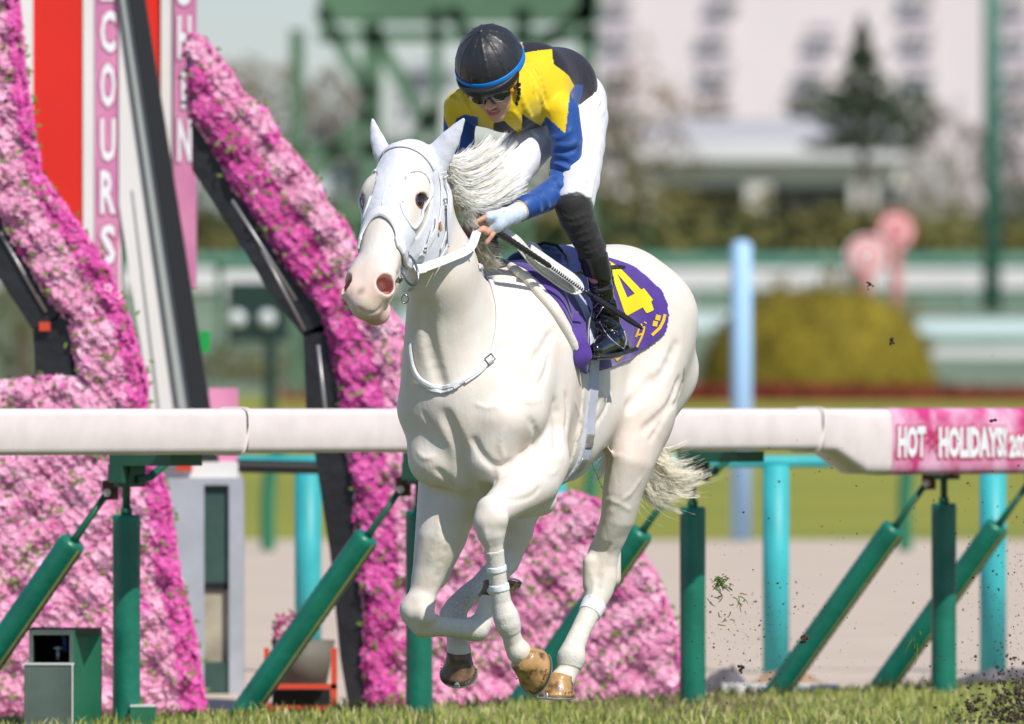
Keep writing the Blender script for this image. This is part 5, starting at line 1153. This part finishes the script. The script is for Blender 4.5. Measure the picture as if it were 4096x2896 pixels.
def skin_c(V):
    C = np.tile(np.array([.60, .335, .235]), (len(V), 1)); s, u, n = jco(V)
    def mx(m, c):
        m = np.clip(m, 0, 1)[:, None]; return C*(1-m)+np.array(c)*m
    lip = ((s/.026)**2+((u+.082)/.0165)**2 < 1) & (n > .07); C = mx(lip*.7, (.40, .11, .10))
    te = ((s/.016)**2+((u+.0795)/.004)**2 < 1) & (n > .06); C = mx(te*.8, (.75, .72, .66))
    C = mx(((u > .0) | (n < .0))*1.0*(u > -.05)*(np.abs(s) < .085)*(np.linalg.norm(V-JC, axis=1) < .14)*(n < .03), (.03, .022, .02))
    for k in FP_:
        d = np.linalg.norm(V-FP_[k][2], axis=1); C = mx((.014-d)/.006*.5, (.72, .38, .30))
    return C
# ---- silks
JER = SDF()
JER.chain([(H(508, 96, .34), .115), (H(530, 84, .14), .150), (H(556, 88, -.06), .148)], .05, np.array([0, .4, 1]), 1.0, kap=.03)
JER.cap(H(545, 98, .18), H(560, 112, .18), .075, .058, .04)
JER.cap(H(500, 100, .30), H(462, 106, .27), .105, .058, .04)
JER.chain([(H(512, 107, .30), .080), (H(530, 112, .1), .062)], .04)
JER.chain([(H(562, 112, .20), .060), (H(567, 140, .205), .0555), (H(565.5, 165, .20), .055), (H(564.5, 184, .205), .053)], .02)
JER.chain([(H(564.5, 184, .205), .052), (H(545, 198, .31), .049), (H(529, 206, .39), .042), (H(517.5, 212, .455), .037)], .012)
JER.chain([(H(461, 108, .27), .060), (H(459, 132, .28), .055), (H(461, 160, .29), .048), (H(464, 180, .31), .045), (H(470, 205, .45), .038)], .012)
def wrinkle(sdf, rows, r=.005, k=.012, op='u', off=-.003):
    for px in rows:
        P, N = snap(sdf, raycasts(sdf, catmull([np.array(p, float) for p in px], 3)), off if op == 'u' else r*.5, 2)
        for a, b in zip(P[:-1], P[1:]): WR.append((sdf, a, b, r, k, op))
WR = []
wrinkle(JER, [[(551, 163), (562, 166), (572, 172)], [(552, 168), (562, 173), (571, 181)], [(550, 173), (558, 180), (566, 190)], [(551, 138), (560, 137), (570, 131)], [(541, 190), (546, 199), (548, 207)], [(533, 195), (538, 203), (540, 211)],
             [(522, 62), (530, 72), (533, 90)], [(528, 60), (538, 72), (545, 92)], [(536, 85), (542, 100), (546, 114)], [(520, 92), (526, 108), (531, 118)], [(514, 112), (520, 122), (523, 130)], [(446, 92), (455, 100), (468, 104)], [(450, 84), (462, 96), (470, 112)], [(556, 145), (568, 146), (578, 142)], [(548, 180), (556, 190), (560, 201)]], .0055, .013)
wrinkle(JER, [[(549, 160), (558, 160), (568, 163)], [(550, 165.5), (560, 170), (570, 177)], [(525, 66), (534, 80), (538, 96)], [(533, 68), (541, 82), (546, 100)], [(545, 112), (548, 122), (549, 130)], [(510, 116), (516, 126), (518, 133)], [(556, 150), (566, 152), (576, 149)], [(553, 184), (562, 192), (566, 200)]], .006, .012, 's')
for S_, a, b, r, k, op in WR: S_.cap(a, b, r, r, k, op=op)
pol = lambda L_: [J2(*p) for p in L_]
BLUE = [[(545.6, 116.5), (555, 124), (565, 134), (567.5, 115), (569.5, 95), (571, 91), (575, 85), (612, 84), (612, 240), (490, 240), (490, 160), (535, 150), (540, 128)],
        [(478, 117), (465, 114.5), (457, 118), (450, 131), (445, 120), (440.5, 105), (425, 105), (425, 260), (479, 260)]]
BLACK = [[(519, 20), (524, 53), (538, 50.5), (552, 49), (552.5, 57), (554, 64.5), (562, 70), (569, 76), (574.2, 85.5), (581, 110), (650, 118), (650, 15)],
         [(522, 113.7), (534, 122), (548.5, 131), (548, 142), (521.4, 142)], [(493.6, 123.2), (504, 120.6), (511, 127), (520.2, 134.4), (516, 142), (492, 142)]]
def silk_c(V):
    u = 512+V[:, 0]*FP/V[:, 1]; v = HV-(V[:, 2]-CAMH)*FP/V[:, 1]
    C = np.tile(np.array([.80, .58, .008]), (len(V), 1))
    fr = V[:, 1] < 41
    for p in BLACK: C[(poly_d(u, v, p) < 0) & fr] = (.018, .014, .022)
    f = (V[:, 0]-XO)*FX+(V[:, 1]-YO)*FY; C[(f < -.05) & (v < 130)] = (.018, .014, .022)
    for p in BLUE: C[(poly_d(u, v, p) < 0) & (f > .02)] = (.014, .075, .30)
    return C
m_silk = mat('silks', (.8, .6, .02), .58, attr='col', bump=.45, bscale=18, spec=.3, sheen=.2)
jerlo, jerhi = H(430, 232, .6)-np.array([.02, .05, 0]), H(600, 22, -.3)+np.array([.05, .1, .02])
def jer_reg(x, y, z):                                  # open at the cuff
    c = wrL-unit(wrL-elL)*.0; d = unit(wrL-elL); g1 = (x-c[0])*d[0]+(y-c[1])*d[1]+(z-c[2])*d[2]
    near = np.sqrt((x-c[0])**2+(y-c[1])**2+(z-c[2])**2)-.12
    return np.where(near < 0, g1, -1.0)
solid('silks_jacket', JER, jerlo, jerhi, .0042, m_silk, rider, colorf=silk_c, region=jer_reg, sm=1)
mb = MB(); d = unit(wrL-elL); mb.tube([wrL-d*.06, wrL-d*.004, wrL], [.0435, .0385, .036], 20, False); mb.build('cuff', mat('blue silk', (.014, .075, .30), .45, bump=.2, bscale=30), rider, True)
# ---- breeches
m_br = mat('white breeches', (.78, .78, .82), .5, bump=.7, bscale=13, noise=.03, nscale=9)
BR = SDF()
BR.chain([(H(548, 108, -.10), .125), (H(570, 106, -.14), .125)], .03)
BR.chain([(H(577, 100, -.13), .100), (H(580, 118, -.08), .100), (H(579, 145, .04), .092), (H(578, 180, .18), .077), (H(575, 202, .25), .068)], .03, kap=.01)
BR.chain([(H(545, 120, -.02), .105), (H(527, 145, .14), .088), (H(512, 172, .30), .070), (H(501, 193, .38), .060), (H(496, 200, .40), .055)], .03, kap=.01)
WR = []
wrinkle(BR, [[(600, 100), (596, 112), (588, 118)], [(604, 108), (598, 118), (588, 126)], [(583, 190), (588, 175), (596, 160)], [(590, 198), (593, 180), (599, 150)], [(575, 196), (582, 186), (588, 178)], [(592, 90), (598, 100), (603, 112)]], .004, .012)
wrinkle(BR, [[(602, 104), (596, 115), (588, 121)], [(587, 194), (590, 178), (598, 155)], [(530, 130), (536, 138), (545, 142)]], .004, .012, 's')
for S_, a, b, r, k, op in WR: S_.cap(a, b, r, r, k, op=op)
def br_reg(x, y, z):
    g = []
    for c, d in ((H(573, 207, .26), unit(kL-H(578, 180, .18))), (H(492, 206, .41), unit(kR-H(512, 172, .3)))):
        q = (x-c[0])*d[0]+(y-c[1])*d[1]+(z-c[2])*d[2]
        r = np.sqrt((x-c[0])**2+(y-c[1])**2+(z-c[2])**2); g.append(np.where(r < .16, q, -1.))
    return np.maximum(*g)
solid('breeches', BR, H(470, 240, .5)-np.array([0, .1, 0]), H(625, 60, -.3)+np.array([0, .1, 0]), .005, m_br, rider, region=br_reg, sm=1)
# ---- stockings and boots
m_sock = mat('black stretch cloth', (.013, .0125, .013), .8, bump=.4, bscale=40, sheen=.2)
m_mat_l = mat('matt black leather', (.022, .022, .024), .26, bump=.12, bscale=60)
m_pat = mat('black patent leather', (.006, .006, .008), .10, spec=.8, coat=.6, bump=.35, bscale=13)
LG = SDF()
LG.chain([(H(573, 206, .26), .066), (H(577, 218, .25), .062), (H(584, 233, .22), .0575), (H(591, 248, .19), .053), (H(593, 258, .17), .050)], .01, kap=.01)
WR = []
wrinkle(LG, [[(560, 214), (572, 219), (588, 214)], [(563, 222), (575, 226), (592, 219)], [(567, 231), (580, 234), (597, 226)], [(571, 239), (584, 241), (600, 234)], [(574, 246), (588, 248), (605, 241)], [(575, 251), (590, 253), (606, 246)]], .0035, .008)
for S_, a, b, r, k, op in WR: S_.cap(a, b, r, r, k, op=op)
solid('stocking', LG, H(548, 268, .3)-np.array([0, .1, 0]), H(620, 195, .15)+np.array([0, .1, 0]), .004, m_sock, rider, sm=1)
RL = SDF(); RL.chain([(kR+np.array([0, 0, -.03]), .056), (H(484, 235, .42), .05)], .01); solid('stocking', RL, H(455, 270, .5)-np.array([0, .1, 0]), H(530, 185, .3)+np.array([0, .1, 0]), .005, m_sock, rider)
RB = SDF(); RB.chain([(H(483, 240, .42), .055), (H(486, 290, .30), .046), (H(488, 325, .22), .042)], .01); RB.chain([(H(489, 325, .18), .042), (H(480, 342, .42), .034)], .02); solid('boot', RB, H(440, 365, .5)-np.array([0, .1, 0]), H(530, 225, .1)+np.array([0, .1, 0]), .006, m_mat_l, rider)
BT = SDF(); BT.chain([(H(593, 256, .175), .0525), (H(598, 276, .135), .0485)], .01, kap=.01)
boot, _, _ = solid('boot_top', BT, H(565, 295, .25)-np.array([0, .1, 0]), H(630, 235, .05)+np.array([0, .1, 0]), .004, m_mat_l, rider, sm=1, region=lambda x, y, z: np.maximum(z+.25*x-(H(593, 251, .175)[2]+.25*H(593, 251, .175)[0])-.01, (H(598, 279, .135)[2]+.25*H(598, 279, .135)[0])-z-.25*x-.004))
BO = SDF()
BO.chain([(H(598, 270, .14), .0455), (H(601, 290, .10), .045), (H(604.5, 305, .07), .0445), (H(607, 320, .055), .046), (H(610, 334, .045), .050)], .01, kap=.01)
BO.chain([(H(614, 340, .03), .046), (H(604, 345, .14), .036), (H(596, 350, .24), .026)], .02)
BO.cap(H(622, 345, -.03), H(612, 346, .03), .026, .03, .02)
WR = []
wrinkle(BO, [[(592, 300), (600, 306), (612, 304), (618, 300)], [(592, 312), (602, 309), (616, 314)], [(595, 320), (606, 322), (618, 318)], [(597, 328), (608, 327), (619, 331)], [(600, 336), (612, 334), (622, 338)], [(590, 288), (600, 292), (612, 288)], [(603, 299), (608, 312), (606, 322)]], .006, .012)
wrinkle(BO, [[(592, 306), (603, 303), (614, 309)], [(594, 316), (606, 316), (618, 322)], [(597, 324), (609, 330), (619, 326)], [(596, 333), (606, 331), (618, 335)]], .005, .012, 's')
for S_, a, b, r, k, op in WR: S_.cap(a, b, r, r, k, op=op)
bo, _, _ = solid('boot', BO, H(575, 365, .35)-np.array([0, .1, 0]), H(645, 262, -.1)+np.array([0, .1, 0]), .0036, m_pat, rider, sm=1, region=lambda x, y, z: z+.25*x-(H(598, 271, .135)[2]+.25*H(598, 271, .135)[0]))
mb = MB(); so_ = [H(590, 355, .26), H(597, 357.5, .20), H(610, 356, .10), H(622, 353, .0), (H(631, 350, -.05))]
mb.ribbon(catmull(so_, 3), (0, 0, 1), .07, .012); mb.build('sole', m_mat_l, bo)
mb = MB(); P = catmull([(594, 308), (600, 302), (605, 303), (601, 310), (596, 318)], 4); P, N = snap(BO, raycasts(BO, P), .002); mb.tube(P, .0014, 5); mb.build('stitching', m_white, bo)
for pts in ([(600, 322), (606, 333), (614, 342), (624, 349)], [(624, 331), (626, 340), (624, 348)]):
    P, N = snap(BO, raycasts(BO, catmull([np.array(p, float) for p in pts], 4)), .001); mb = MB(); mb.tube(P, .0013, 5); mb.build('stitching', m_white, bo)
CLO_ = SDF(); CLO_.ops = JER.ops+BR.ops+LG.ops+RL.ops+RB.ops+BT.ops+BO.ops
def covered(x, y, z):
    return None
blo, bhi = np.minimum(JC-.3, H(430, 370, .5))-np.array([0, .3, .02]), H(640, 20, -.3)+np.array([.05, .15, .05])
BFJ, BXJ = BODY.grid(blo, bhi, .0045); CFJ, _ = CLO_.grid(blo, bhi, .0045)
x_, y_, z_ = BXJ[0][:, None, None], BXJ[1][None, :, None], BXJ[2][None, None, :]
free = np.minimum(np.sqrt((x_-JC[0])**2+(y_-JC[1])**2+(z_-JC[2])**2)-.155, np.minimum(*[np.sqrt((x_-q[0])**2+(y_-q[1])**2+(z_-q[2])**2)-.115 for q in (palm[2][0], pR)]))
BFJ = np.where(free > 0, np.maximum(BFJ, CFJ+.010), BFJ)
Vb, Qb = nets(BFJ, BXJ, .0045); Vb = relax(Vb, Qb, 1); mesh_q('body', Vb, Qb, m_skin, rider, skin_c(Vb)); del BFJ, CFJ
# stirrup iron, stirrup strap
st = empty('stirrup', H(605, 357, .12), 'grey stirrup iron under the sole of the jockey\'s shiny black boot', 'stirrup')
mb = MB(); mb.ribbon([H(592, 360, .16), H(604, 359.5, .10), H(616, 357, .04)], (0, 0, 1), .05, .008); mb.build('tread', mat('dull aluminium', (.4, .4, .4), .4, .8), st)
mb = MB(); mb.tube(catmull([H(591, 359, .12), H(588, 340, .12), H(590, 318, .10), H(596, 306, .08)], 4), .005, 8); mb.build('iron_side', mat('dull aluminium', (.4, .4, .4), .4, .8), st, True)
bst = empty('boot_strap', H(600, 268, .1), 'narrow black leather strap with stitched tip crossing behind the jockey\'s boot', 'strap')
pA = raycasts(B, [(560, 271), (570, 274), (582, 272.5)], off=.05); mb = MB(); mb.ribbon(list(pA)+[H(590, 271, .03), H(606, 268, -.02), H(618, 267, -.05), H(625.5, 267.5, -.06)], (.2, -.9, .2), [.016]*6+[.010], .004); mb.build('strap', m_mat_l, bst)
# ---- gloves
m_glove = mat('pale blue glove cloth', (.62, .72, .88), .75, bump=.4, bscale=60, noise=.06, nscale=30)
GL = SDF()
GL.chain([(H(521, 210, .46), .036), (H(514, 214, .51), .0345), (H(504, 218, .57), .036), (H(495, 223, .62), .037)], .012, kap=.006)
GL.cap(H(505, 216, .57), H(488.5, 216.5, .675), .026, .0185, .012)
for k in ('index', 'middle', 'ring', 'little'):
    p = FP_[k]; GL.cap(H(497, 222, .61), p[0], .018, .0145, .008)
gl, _, _ = solid('glove', GL, H(470, 245, .7)-np.array([0, .08, 0]), H(532, 195, .4)+np.array([0, .1, 0]), .003, m_glove, rider, sm=1)
mb = MB(); d = unit(wrL-elL); mb.tube([wrL+d*.004-d*.008, wrL+d*.002], [.0385, .0385], 20, False); mb.build('glove_trim', mat('orange-yellow trim', (.75, .45, .12), .6), gl, True)
# ---- helmet
m_hel = mat('black helmet silk', (.016, .017, .021), .45, bump=.35, bscale=22, spec=.6, sheen=.1)
HE = SDF(); HC = JH(0, .052, -.012); hU = unit(jU+jN*.10+jS*.0); hN2 = unit(jN-hU*(jN@hU)); hS2 = jS
HE.ell(HC, (.119, .140, .142), [hS2, hU, hN2], .01)
def hel_reg(x, y, z): return -.004-((x-HC[0])*hU[0]+(y-HC[1])*hU[1]+(z-HC[2])*hU[2])
for k in range(6):                                    # gathered seams
    a = math.pi*(k/6)+.26
    for sg in (1, -1):
        pr = None
        for t in np.linspace(.08, 1.5, 8):
            p = HC+(hS2*math.cos(a)*math.sin(t)*.119+hN2*math.sin(a)*math.sin(t)*.142)*sg+hU*math.cos(t)*.140
            if pr is not None: HE.cap(pr, p, .0022, .0022, .005)
            pr = p
hel, _, _ = solid('helmet', HE, HC-.17, HC+.17, .004, m_hel, rider, region=hel_reg, sm=1)
VI = SDF(); VI.ell(HC-hU*.008+hN2*.012, (.120, .062, .158), [hS2, hU, hN2], .01)
def vis_reg(x, y, z):
    q = [x-HC[0], y-HC[1], z-HC[2]]; u = q[0]*hU[0]+q[1]*hU[1]+q[2]*hU[2]; n = q[0]*hN2[0]+q[1]*hN2[1]+q[2]*hN2[2]; s = q[0]*hS2[0]+q[1]*hS2[1]+q[2]*hS2[2]
    return np.maximum(np.maximum(-u-.040+.25*np.clip(n-.10, 0, 1), u-.004), .055-n)
solid('visor', VI, HC-.19, HC+.19, .0035, mat('matt black visor', (.018, .019, .022), .5), hel, region=vis_reg, sm=1)
P = [HC+hS2*math.cos(q)*.1195+hN2*math.sin(q)*.1425+hU*(.004) for q in np.linspace(0, 2*math.pi, 48, endpoint=False)]
mb = MB(); mb.ribbon(P, [unit(p-HC) for p in P], .027, .0035, True); mb.build('helmet_band', mat('bright blue band', (.0, .20, .62), .5), hel, True)
mb = MB(); c = HC+hU*.141; mb.tube([c-hU*.006, c+hU*.003, c+hU*.007], [.012, .0115, .005], 12); mb.build('button', m_hel, hel, True)
# ---- goggles
m_lens = mat('black lens', (.004, .004, .006), .05, spec=.9, coat=1)
m_amb = mat('amber strap', (.60, .28, .02), .35)
GO = SDF()
for sd in (1, -1): GO.ell(JH(.034*sd, -.016, .082), (.047, .031, .028), [unit(jS*1+jN*-.45*sd), jU, unit(jN+jS*.45*sd)], .012)
GO.ell(JH(0, -.034, .105), (.012, .016, .02), JA, .008, 's')
go_, _, _ = solid('goggles', GO, JC-.15, JC+.15, .003, m_lens, rider, sm=2)
for sd in (1, -1):
    mb = MB(); mb.tube([JH(.066*sd, -.014, .068), JH(.078*sd, -.012, .058)], [.020, .017], 12, flat=jU, sx=.9); mb.build('side_vent', m_amb, go_, True)
    mb = MB(); mb.ribbon([JH(.072*sd, -.014, .066), JH(.086*sd, -.006, .03), JH(.088*sd, .0, -.02)], jS*sd, .014, .003); mb.build('goggle_strap', m_lens if sd < 0 else m_amb, go_)
# chin strap with buckles
ch = catmull([JH(.090, .0, .0), JH(.085, -.035, .018), JH(.078, -.065, .022), JH(.060, -.100, .02)], 4)
mb = MB(); mb.ribbon(ch, jS, .014, .004); cs = mb.build('chin_strap', m_mat_l, hel)
for k in (3, 5, 7, 9, 11):
    mb = MB(); mb.box(ch[k]+jS*.006, (.014, .010, .008), [jN, jS, jU]); mb.build('strap_buckle', mat('black metal', (.02, .02, .022), .25, .5), cs)
# ---------------------------------------------------------------- whip and rein loop
wh = empty('whip', H(520, 248, .5), 'black riding whip held in the jockey\'s hand with a white-banded shaft and leather flap', 'whip')
WP = lambda u, v, f: H(u, v, f)
w0, w1, w2, w3, w4 = WP(494, 230, .63), WP(549.6, 266, .42), WP(583, 290, .30), WP(592, 296, .27), WP(641, 328, .08)
mb = MB(); n_ = 40
mb.tube([w0+(w1-w0)*t for t in np.linspace(0, 1, n_)], [.0125-.004*(i/n_)+(.0008 if i % 3 else -.0006) for i in range(n_)], 10); mb.build('handle', mat('black grip tape', (.018, .017, .017), .5, bump=.4, bscale=120), wh, True)
for k in range(16):
    a = w1+(w2-w1)*(k/16); b = w1+(w2-w1)*((k+.55)/16); c = w1+(w2-w1)*((k+1)/16)
    mb = MB(); mb.tube([a, b], [.0066, .0064], 8); mb.build('shaft_band', mat('black lacquer', (.01, .01, .01), .25), wh, True)
    mb = MB(); mb.tube([b, c], [.0062, .0062], 8); mb.build('shaft_band', m_white, wh, True)
mb = MB(); mb.tube([w2, w3], [.007, .0085], 10); mb.build('shaft_end', m_mat_l, wh, True)
mb = MB(); mb.ribbon([w3+(w4-w3)*t for t in np.linspace(0, 1, 8)], (.25, -.9, .3), [.016, .021, .022, .022, .021, .021, .019, .012], .008); mb.build('flap', mat('creased black leather', (.016, .016, .017), .34, bump=.6, bscale=50), wh)
rl = empty('rein_loop', H(540, 262, .4), 'slack loop of broad white rubber-grip rein hanging below the whip', 'rein')
lp = catmull([H(504, 232, .52), H(518, 243, .46), H(534, 262, .38), H(549, 274, .33), H(563, 284, .29), H(574, 289, .26), H(578, 286.5, .26), H(572, 279, .29), H(556, 268, .35), H(530, 250, .45)], 6)
m_rub = mat('white rubber grip', (.84, .84, .79), .7, noise=.15, nscale=220, bump=.35, bscale=260)
mb = MB(); mb.ribbon(lp, (.25, -.86, .45), [.044]*len(lp), .004); mb.build('rein_web', m_rub, rl)
mb = MB(); mb.ribbon([p+np.array([.004, -.006, .004]) for p in lp[6:32]], (.25, -.86, .45), [.030]*26, .003); mb.build('rubber_strip', m_rub, rl)
# knotted white cloth tie by the pommel
mb = MB(); mb.ribbon(catmull([H(528, 245, .22), H(534, 248, .21), H(540, 256, .20), H(546, 264, .20)], 4), (.2, -.9, .3), .035, .006); mb.build('tie', m_white, saddle)
# ---------------------------------------------------------------- mane and tail
m_hair = mat('cream white hair', (.72, .68, .56), .55, noise=.22, nscale=20, spec=.3)
def locks(paths, name, m, n, spread, rad, parent, thick=.0013, seed=1, curl=.006):
    g = np.random.default_rng(seed); mb = MB(); Ls = [catmull([H(*q) for q in p], 4) for p in paths]; Ls = [np.array([l[int(t)] + (l[min(int(t)+1, len(l)-1)]-l[int(t)])*(t % 1) for t in np.linspace(0, len(l)-1, 12)]) for l in Ls]
    nc = max(6, n//28); cl = [(g.integers(0, max(1, len(Ls)-1)), g.random(), g.normal(0, 1, 3)*rad, g.normal(0, 1, 3)*spread, g.normal(0, 1, 3)*curl, g.random()*6, int(g.integers(8, 13))) for _ in range(nc)]
    for i in range(n):
        a, t, o, e, c, ph, K = cl[g.integers(0, nc)]; b = min(a+1, len(Ls)-1)
        if g.random() < .25: t = g.random(); K = int(g.integers(6, 13)); e = e+g.normal(0, 1, 3)*spread*.6
        P = Ls[a]*(1-t)+Ls[b]*t; P = P[:K].copy(); o = o+g.normal(0, 1, 3)*.0075*np.linspace(1, .4, K)[:, None]+g.normal(0, 1, 3)*.004*np.linspace(0, 1, K)[:, None]
        s = np.linspace(0, 1, K)[:, None]
        P = P+o+e*s**1.6+c*np.sin(s*3.2+ph)
        w_ = thick*(1-.75*s[:, 0]**2)*g.uniform(.7, 1.5)
        up = unit(g.normal(0, .35, 3)+np.array([0.15, -1., .3]))
        vs = []
        for j in range(K):
            tt = unit(P[min(j+1, K-1)]-P[max(j-1, 0)]); q = unit(np.cross(tt, up)); vs += [P[j]-q*w_[j], P[j]+q*w_[j]]
        mb.add(vs, [(2*j, 2*j+1, 2*j+3, 2*j+2) for j in range(K-1)])
    me = bpy.data.meshes.new(name); me.from_pydata(mb.v, [], mb.f); me.update(); o = put(name, me, m, parent, True); o['kind'] = 'stuff'
    return o
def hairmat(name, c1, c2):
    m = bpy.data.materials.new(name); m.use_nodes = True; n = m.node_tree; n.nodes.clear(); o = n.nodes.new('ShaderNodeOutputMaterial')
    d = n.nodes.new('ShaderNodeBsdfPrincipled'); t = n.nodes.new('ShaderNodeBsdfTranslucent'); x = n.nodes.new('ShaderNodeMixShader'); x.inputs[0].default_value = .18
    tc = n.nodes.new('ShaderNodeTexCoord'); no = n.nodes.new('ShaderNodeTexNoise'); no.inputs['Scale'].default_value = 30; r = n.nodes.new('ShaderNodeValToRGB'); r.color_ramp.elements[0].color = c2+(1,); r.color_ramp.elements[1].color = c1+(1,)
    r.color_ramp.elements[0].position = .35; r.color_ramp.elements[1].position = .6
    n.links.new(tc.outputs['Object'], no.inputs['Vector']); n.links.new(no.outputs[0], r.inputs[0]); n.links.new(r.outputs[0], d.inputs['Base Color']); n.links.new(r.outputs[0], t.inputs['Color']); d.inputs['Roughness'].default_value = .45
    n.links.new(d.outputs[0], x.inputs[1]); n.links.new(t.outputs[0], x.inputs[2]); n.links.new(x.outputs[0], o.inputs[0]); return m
m_hair = hairmat('cream white hair', (1, .985, .95), (.93, .90, .81))
mane_p = [[(446, 160, .91), (455, 160, .84), (466, 156, .74), (477, 150, .64), (486, 148, .56)],
          [(447, 166, .91), (458, 170, .82), (472, 167, .72), (486, 157, .60), (499, 146, .50)],
          [(450, 174, .90), (462, 181, .80), (478, 178, .70), (494, 168, .58), (510, 153, .47)],
          [(453, 183, .88), (466, 191, .78), (482, 189, .68), (500, 180, .56), (519, 165, .46)],
          [(457, 193, .86), (470, 200, .76), (487, 198, .66), (504, 189, .55), (522, 177, .45)],
          [(461, 202, .84), (473, 208, .74), (488, 205, .64), (500, 199, .55), (512, 192, .48)]]
locks(mane_p, 'mane', m_hair, 3600, .024, .008, horse, thick=.00072, seed=3, curl=.0035)
mane_m = [[(463, 205, .82), (470, 212, .72), (480, 213, .64), (488, 210, .58)], [(467, 212, .78), (473, 220, .70), (480, 224, .62), (488, 226, .56)], [(471, 222, .74), (476, 230, .66), (482, 234, .52), (488, 236, .44)]]
locks(mane_m, 'mane', m_hair, 1700, .009, .006, horse, thick=.0007, seed=4, curl=.003)
mane_l = [[(475, 232, .70), (482, 240, .60), (490, 246, .52), (498, 248, .46)], [(477, 242, .66), (483, 252, .58), (490, 260, .52), (500, 263, .47)], [(479, 252, .62), (484, 261, .55), (489, 268, .50), (496, 271, .46)]]
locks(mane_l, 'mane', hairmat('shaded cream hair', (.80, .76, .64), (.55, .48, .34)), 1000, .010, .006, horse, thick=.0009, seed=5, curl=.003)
tail_p = [[(650, 395, -1.02), (648, 430, -1.06), (646, 460, -1.1), (656, 488, -1.14), (672, 492, -1.2), (702, 476, -1.26)],
          [(652, 395, -1.03), (654, 425, -1.08), (660, 452, -1.12), (668, 470, -1.16), (680, 478, -1.2), (705, 470, -1.26)],
          [(648, 395, -1.02), (640, 432, -1.05), (636, 462, -1.08), (640, 490, -1.1), (656, 500, -1.14), (680, 502, -1.2)],
          [(650, 395, -1.02), (650, 430, -1.06), (655, 454, -1.1), (664, 458, -1.12), (672, 462, -1.14), (690, 458, -1.2)]]
locks(tail_p, 'tail', hairmat('creamy tail hair', (.92, .88, .76), (.78, .72, .56)), 2600, .028, .012, horse, thick=.00072, seed=7, curl=.010)
locks([[(620, 400, -.9), (610, 430, -.9), (600, 450, -.9), (592, 462, -.9), (585, 468, -.9)], [(630, 420, -.9), (620, 445, -.9), (612, 462, -.9), (604, 474, -.9), (596, 478, -.9)]], 'tail', m_hair, 260, .02, .012, horse, thick=.0011, seed=8)
g_ = np.random.default_rng(4)
mb = MB()
for i in range(26):                                   # whiskers on the chin
    p = snap(B, [HD(.60+.03*g_.random(), -.11, -.02+.06*g_.random())], 0)[0][0]; d = unit(np.array([.6*g_.random(), -.2, -.8])+g_.normal(0, .2, 3)); mb.tube([p, p+d*.02, p+d*.045+np.array([.01, 0, -.002])], [.0004, .0003, .0001], 3, False)
mb.build('whiskers', m_hair, horse)['kind'] = 'stuff'
# ---------------------------------------------------------------- flying turf and soil
m_soil = mat('dark soil', (.085, .058, .038), .9, noise=.5, nscale=60); m_gr = mat('torn grass', (.13, .22, .03), .7, noise=.4, nscale=60)
g_ = np.random.default_rng(21)
def crumb(mb, c, r):
    n = 6; ax = g_.normal(0, 1, (3, 3)); vs = [np.array(c)+r*g_.uniform(.5, 1.3)*np.array(d) for d in ((1, 0, 0), (-1, 0, 0), (0, 1, 0), (0, -1, 0), (0, 0, 1), (0, 0, -1))]
    q, _ = np.linalg.qr(ax); vs = [np.array(c)+(v-np.array(c))@q for v in vs]
    mb.add(vs, [(0, 2, 4), (2, 1, 4), (1, 3, 4), (3, 0, 4), (2, 0, 5), (1, 2, 5), (3, 1, 5), (0, 3, 5)])
mb = MB()
for i in range(950):                                  # fine spray
    z = g_.random()
    if z < .45: u, v = 1024-abs(g_.normal(0, 40)), 724-abs(g_.normal(0, 110))
    elif z < .75: u, v = g_.normal(745, 32), g_.normal(650, 38)
    else: u, v = g_.uniform(690, 1030), g_.uniform(440, 715)
    Y = g_.uniform(40.0, 43.5); crumb(mb, W(u, min(v, 718), Y), g_.choice([.0018, .0026, .004, .006], p=[.45, .3, .18, .07]))
o = mb.build('soil_spray', m_soil); tag(o, kind='stuff')
mb = MB()
for i in range(430):
    u, v = 1030-abs(g_.normal(0, 32)), 722-abs(g_.normal(0, 26)); crumb(mb, W(u, v, g_.uniform(41, 43)), g_.uniform(.003, .011))
o = mb.build('soil_spray', m_soil); tag(o, kind='stuff')
def strand(mb, c, n, L_, r=.0021):
    for i in range(n):
        d = unit(g_.normal(0, 1, 3)*np.array([.7, .7, .8])+np.array([.1, 0, -.55])); e = g_.normal(0, .5, 3); c0 = c+g_.normal(0, .014, 3); l_ = L_*g_.uniform(.6, 1.15); mb.tube([c0, c0+d*l_*.4+e*l_*.1, c0+d*l_*.75+e*l_*.35, c0+d*l_*.9+e*l_*.7], [r, r, r*.7, r*.3], 4)
for u, v, n, L_, lb in ((721, 583, 70, .022, 'bright green tuft of torn grass flying right of the white hind leg'), (723, 616, 7, .03, 'thin wisp of torn grass below the flying green tuft'), (737, 600, 10, .03, 'small dark curl of torn grass right of the flying tuft'), (914, 638, 5, .07, 'long green blade flying beside the post under the banner'), (715, 597, 6, .03, 'short hanging blades just under the flying green tuft')):
    c = W(u, v, 40.6); mb = MB(); strand(mb, c, n, L_); b_ = mb.build('torn_grass', m_gr, base=c); tag(b_, lb, 'grass tuft')
for u, v, r, lb in ((892, 341, .010, 'dark clod high in the air just right of the round hedge top'), (870, 285, .008, 'dark clod flying in front of the round signs\' poles'), (805, 638, .014, 'dark clod flying in front of the middle turquoise post'), (993, 420, .008, 'dark clod crossing the top of the banner'), (740, 668, .012, 'dark clod near the foot of the middle turquoise post'), (972, 707, .016, 'large dark clod close above the turf at the right')):
    c = W(u, v, 40.8); mb = MB()
    for k in range(9): crumb(mb, c+g_.normal(0, r*.6, 3), r*.7)
    o = mb.build('soil_clod', m_soil, base=c); tag(o, lb, 'clod')
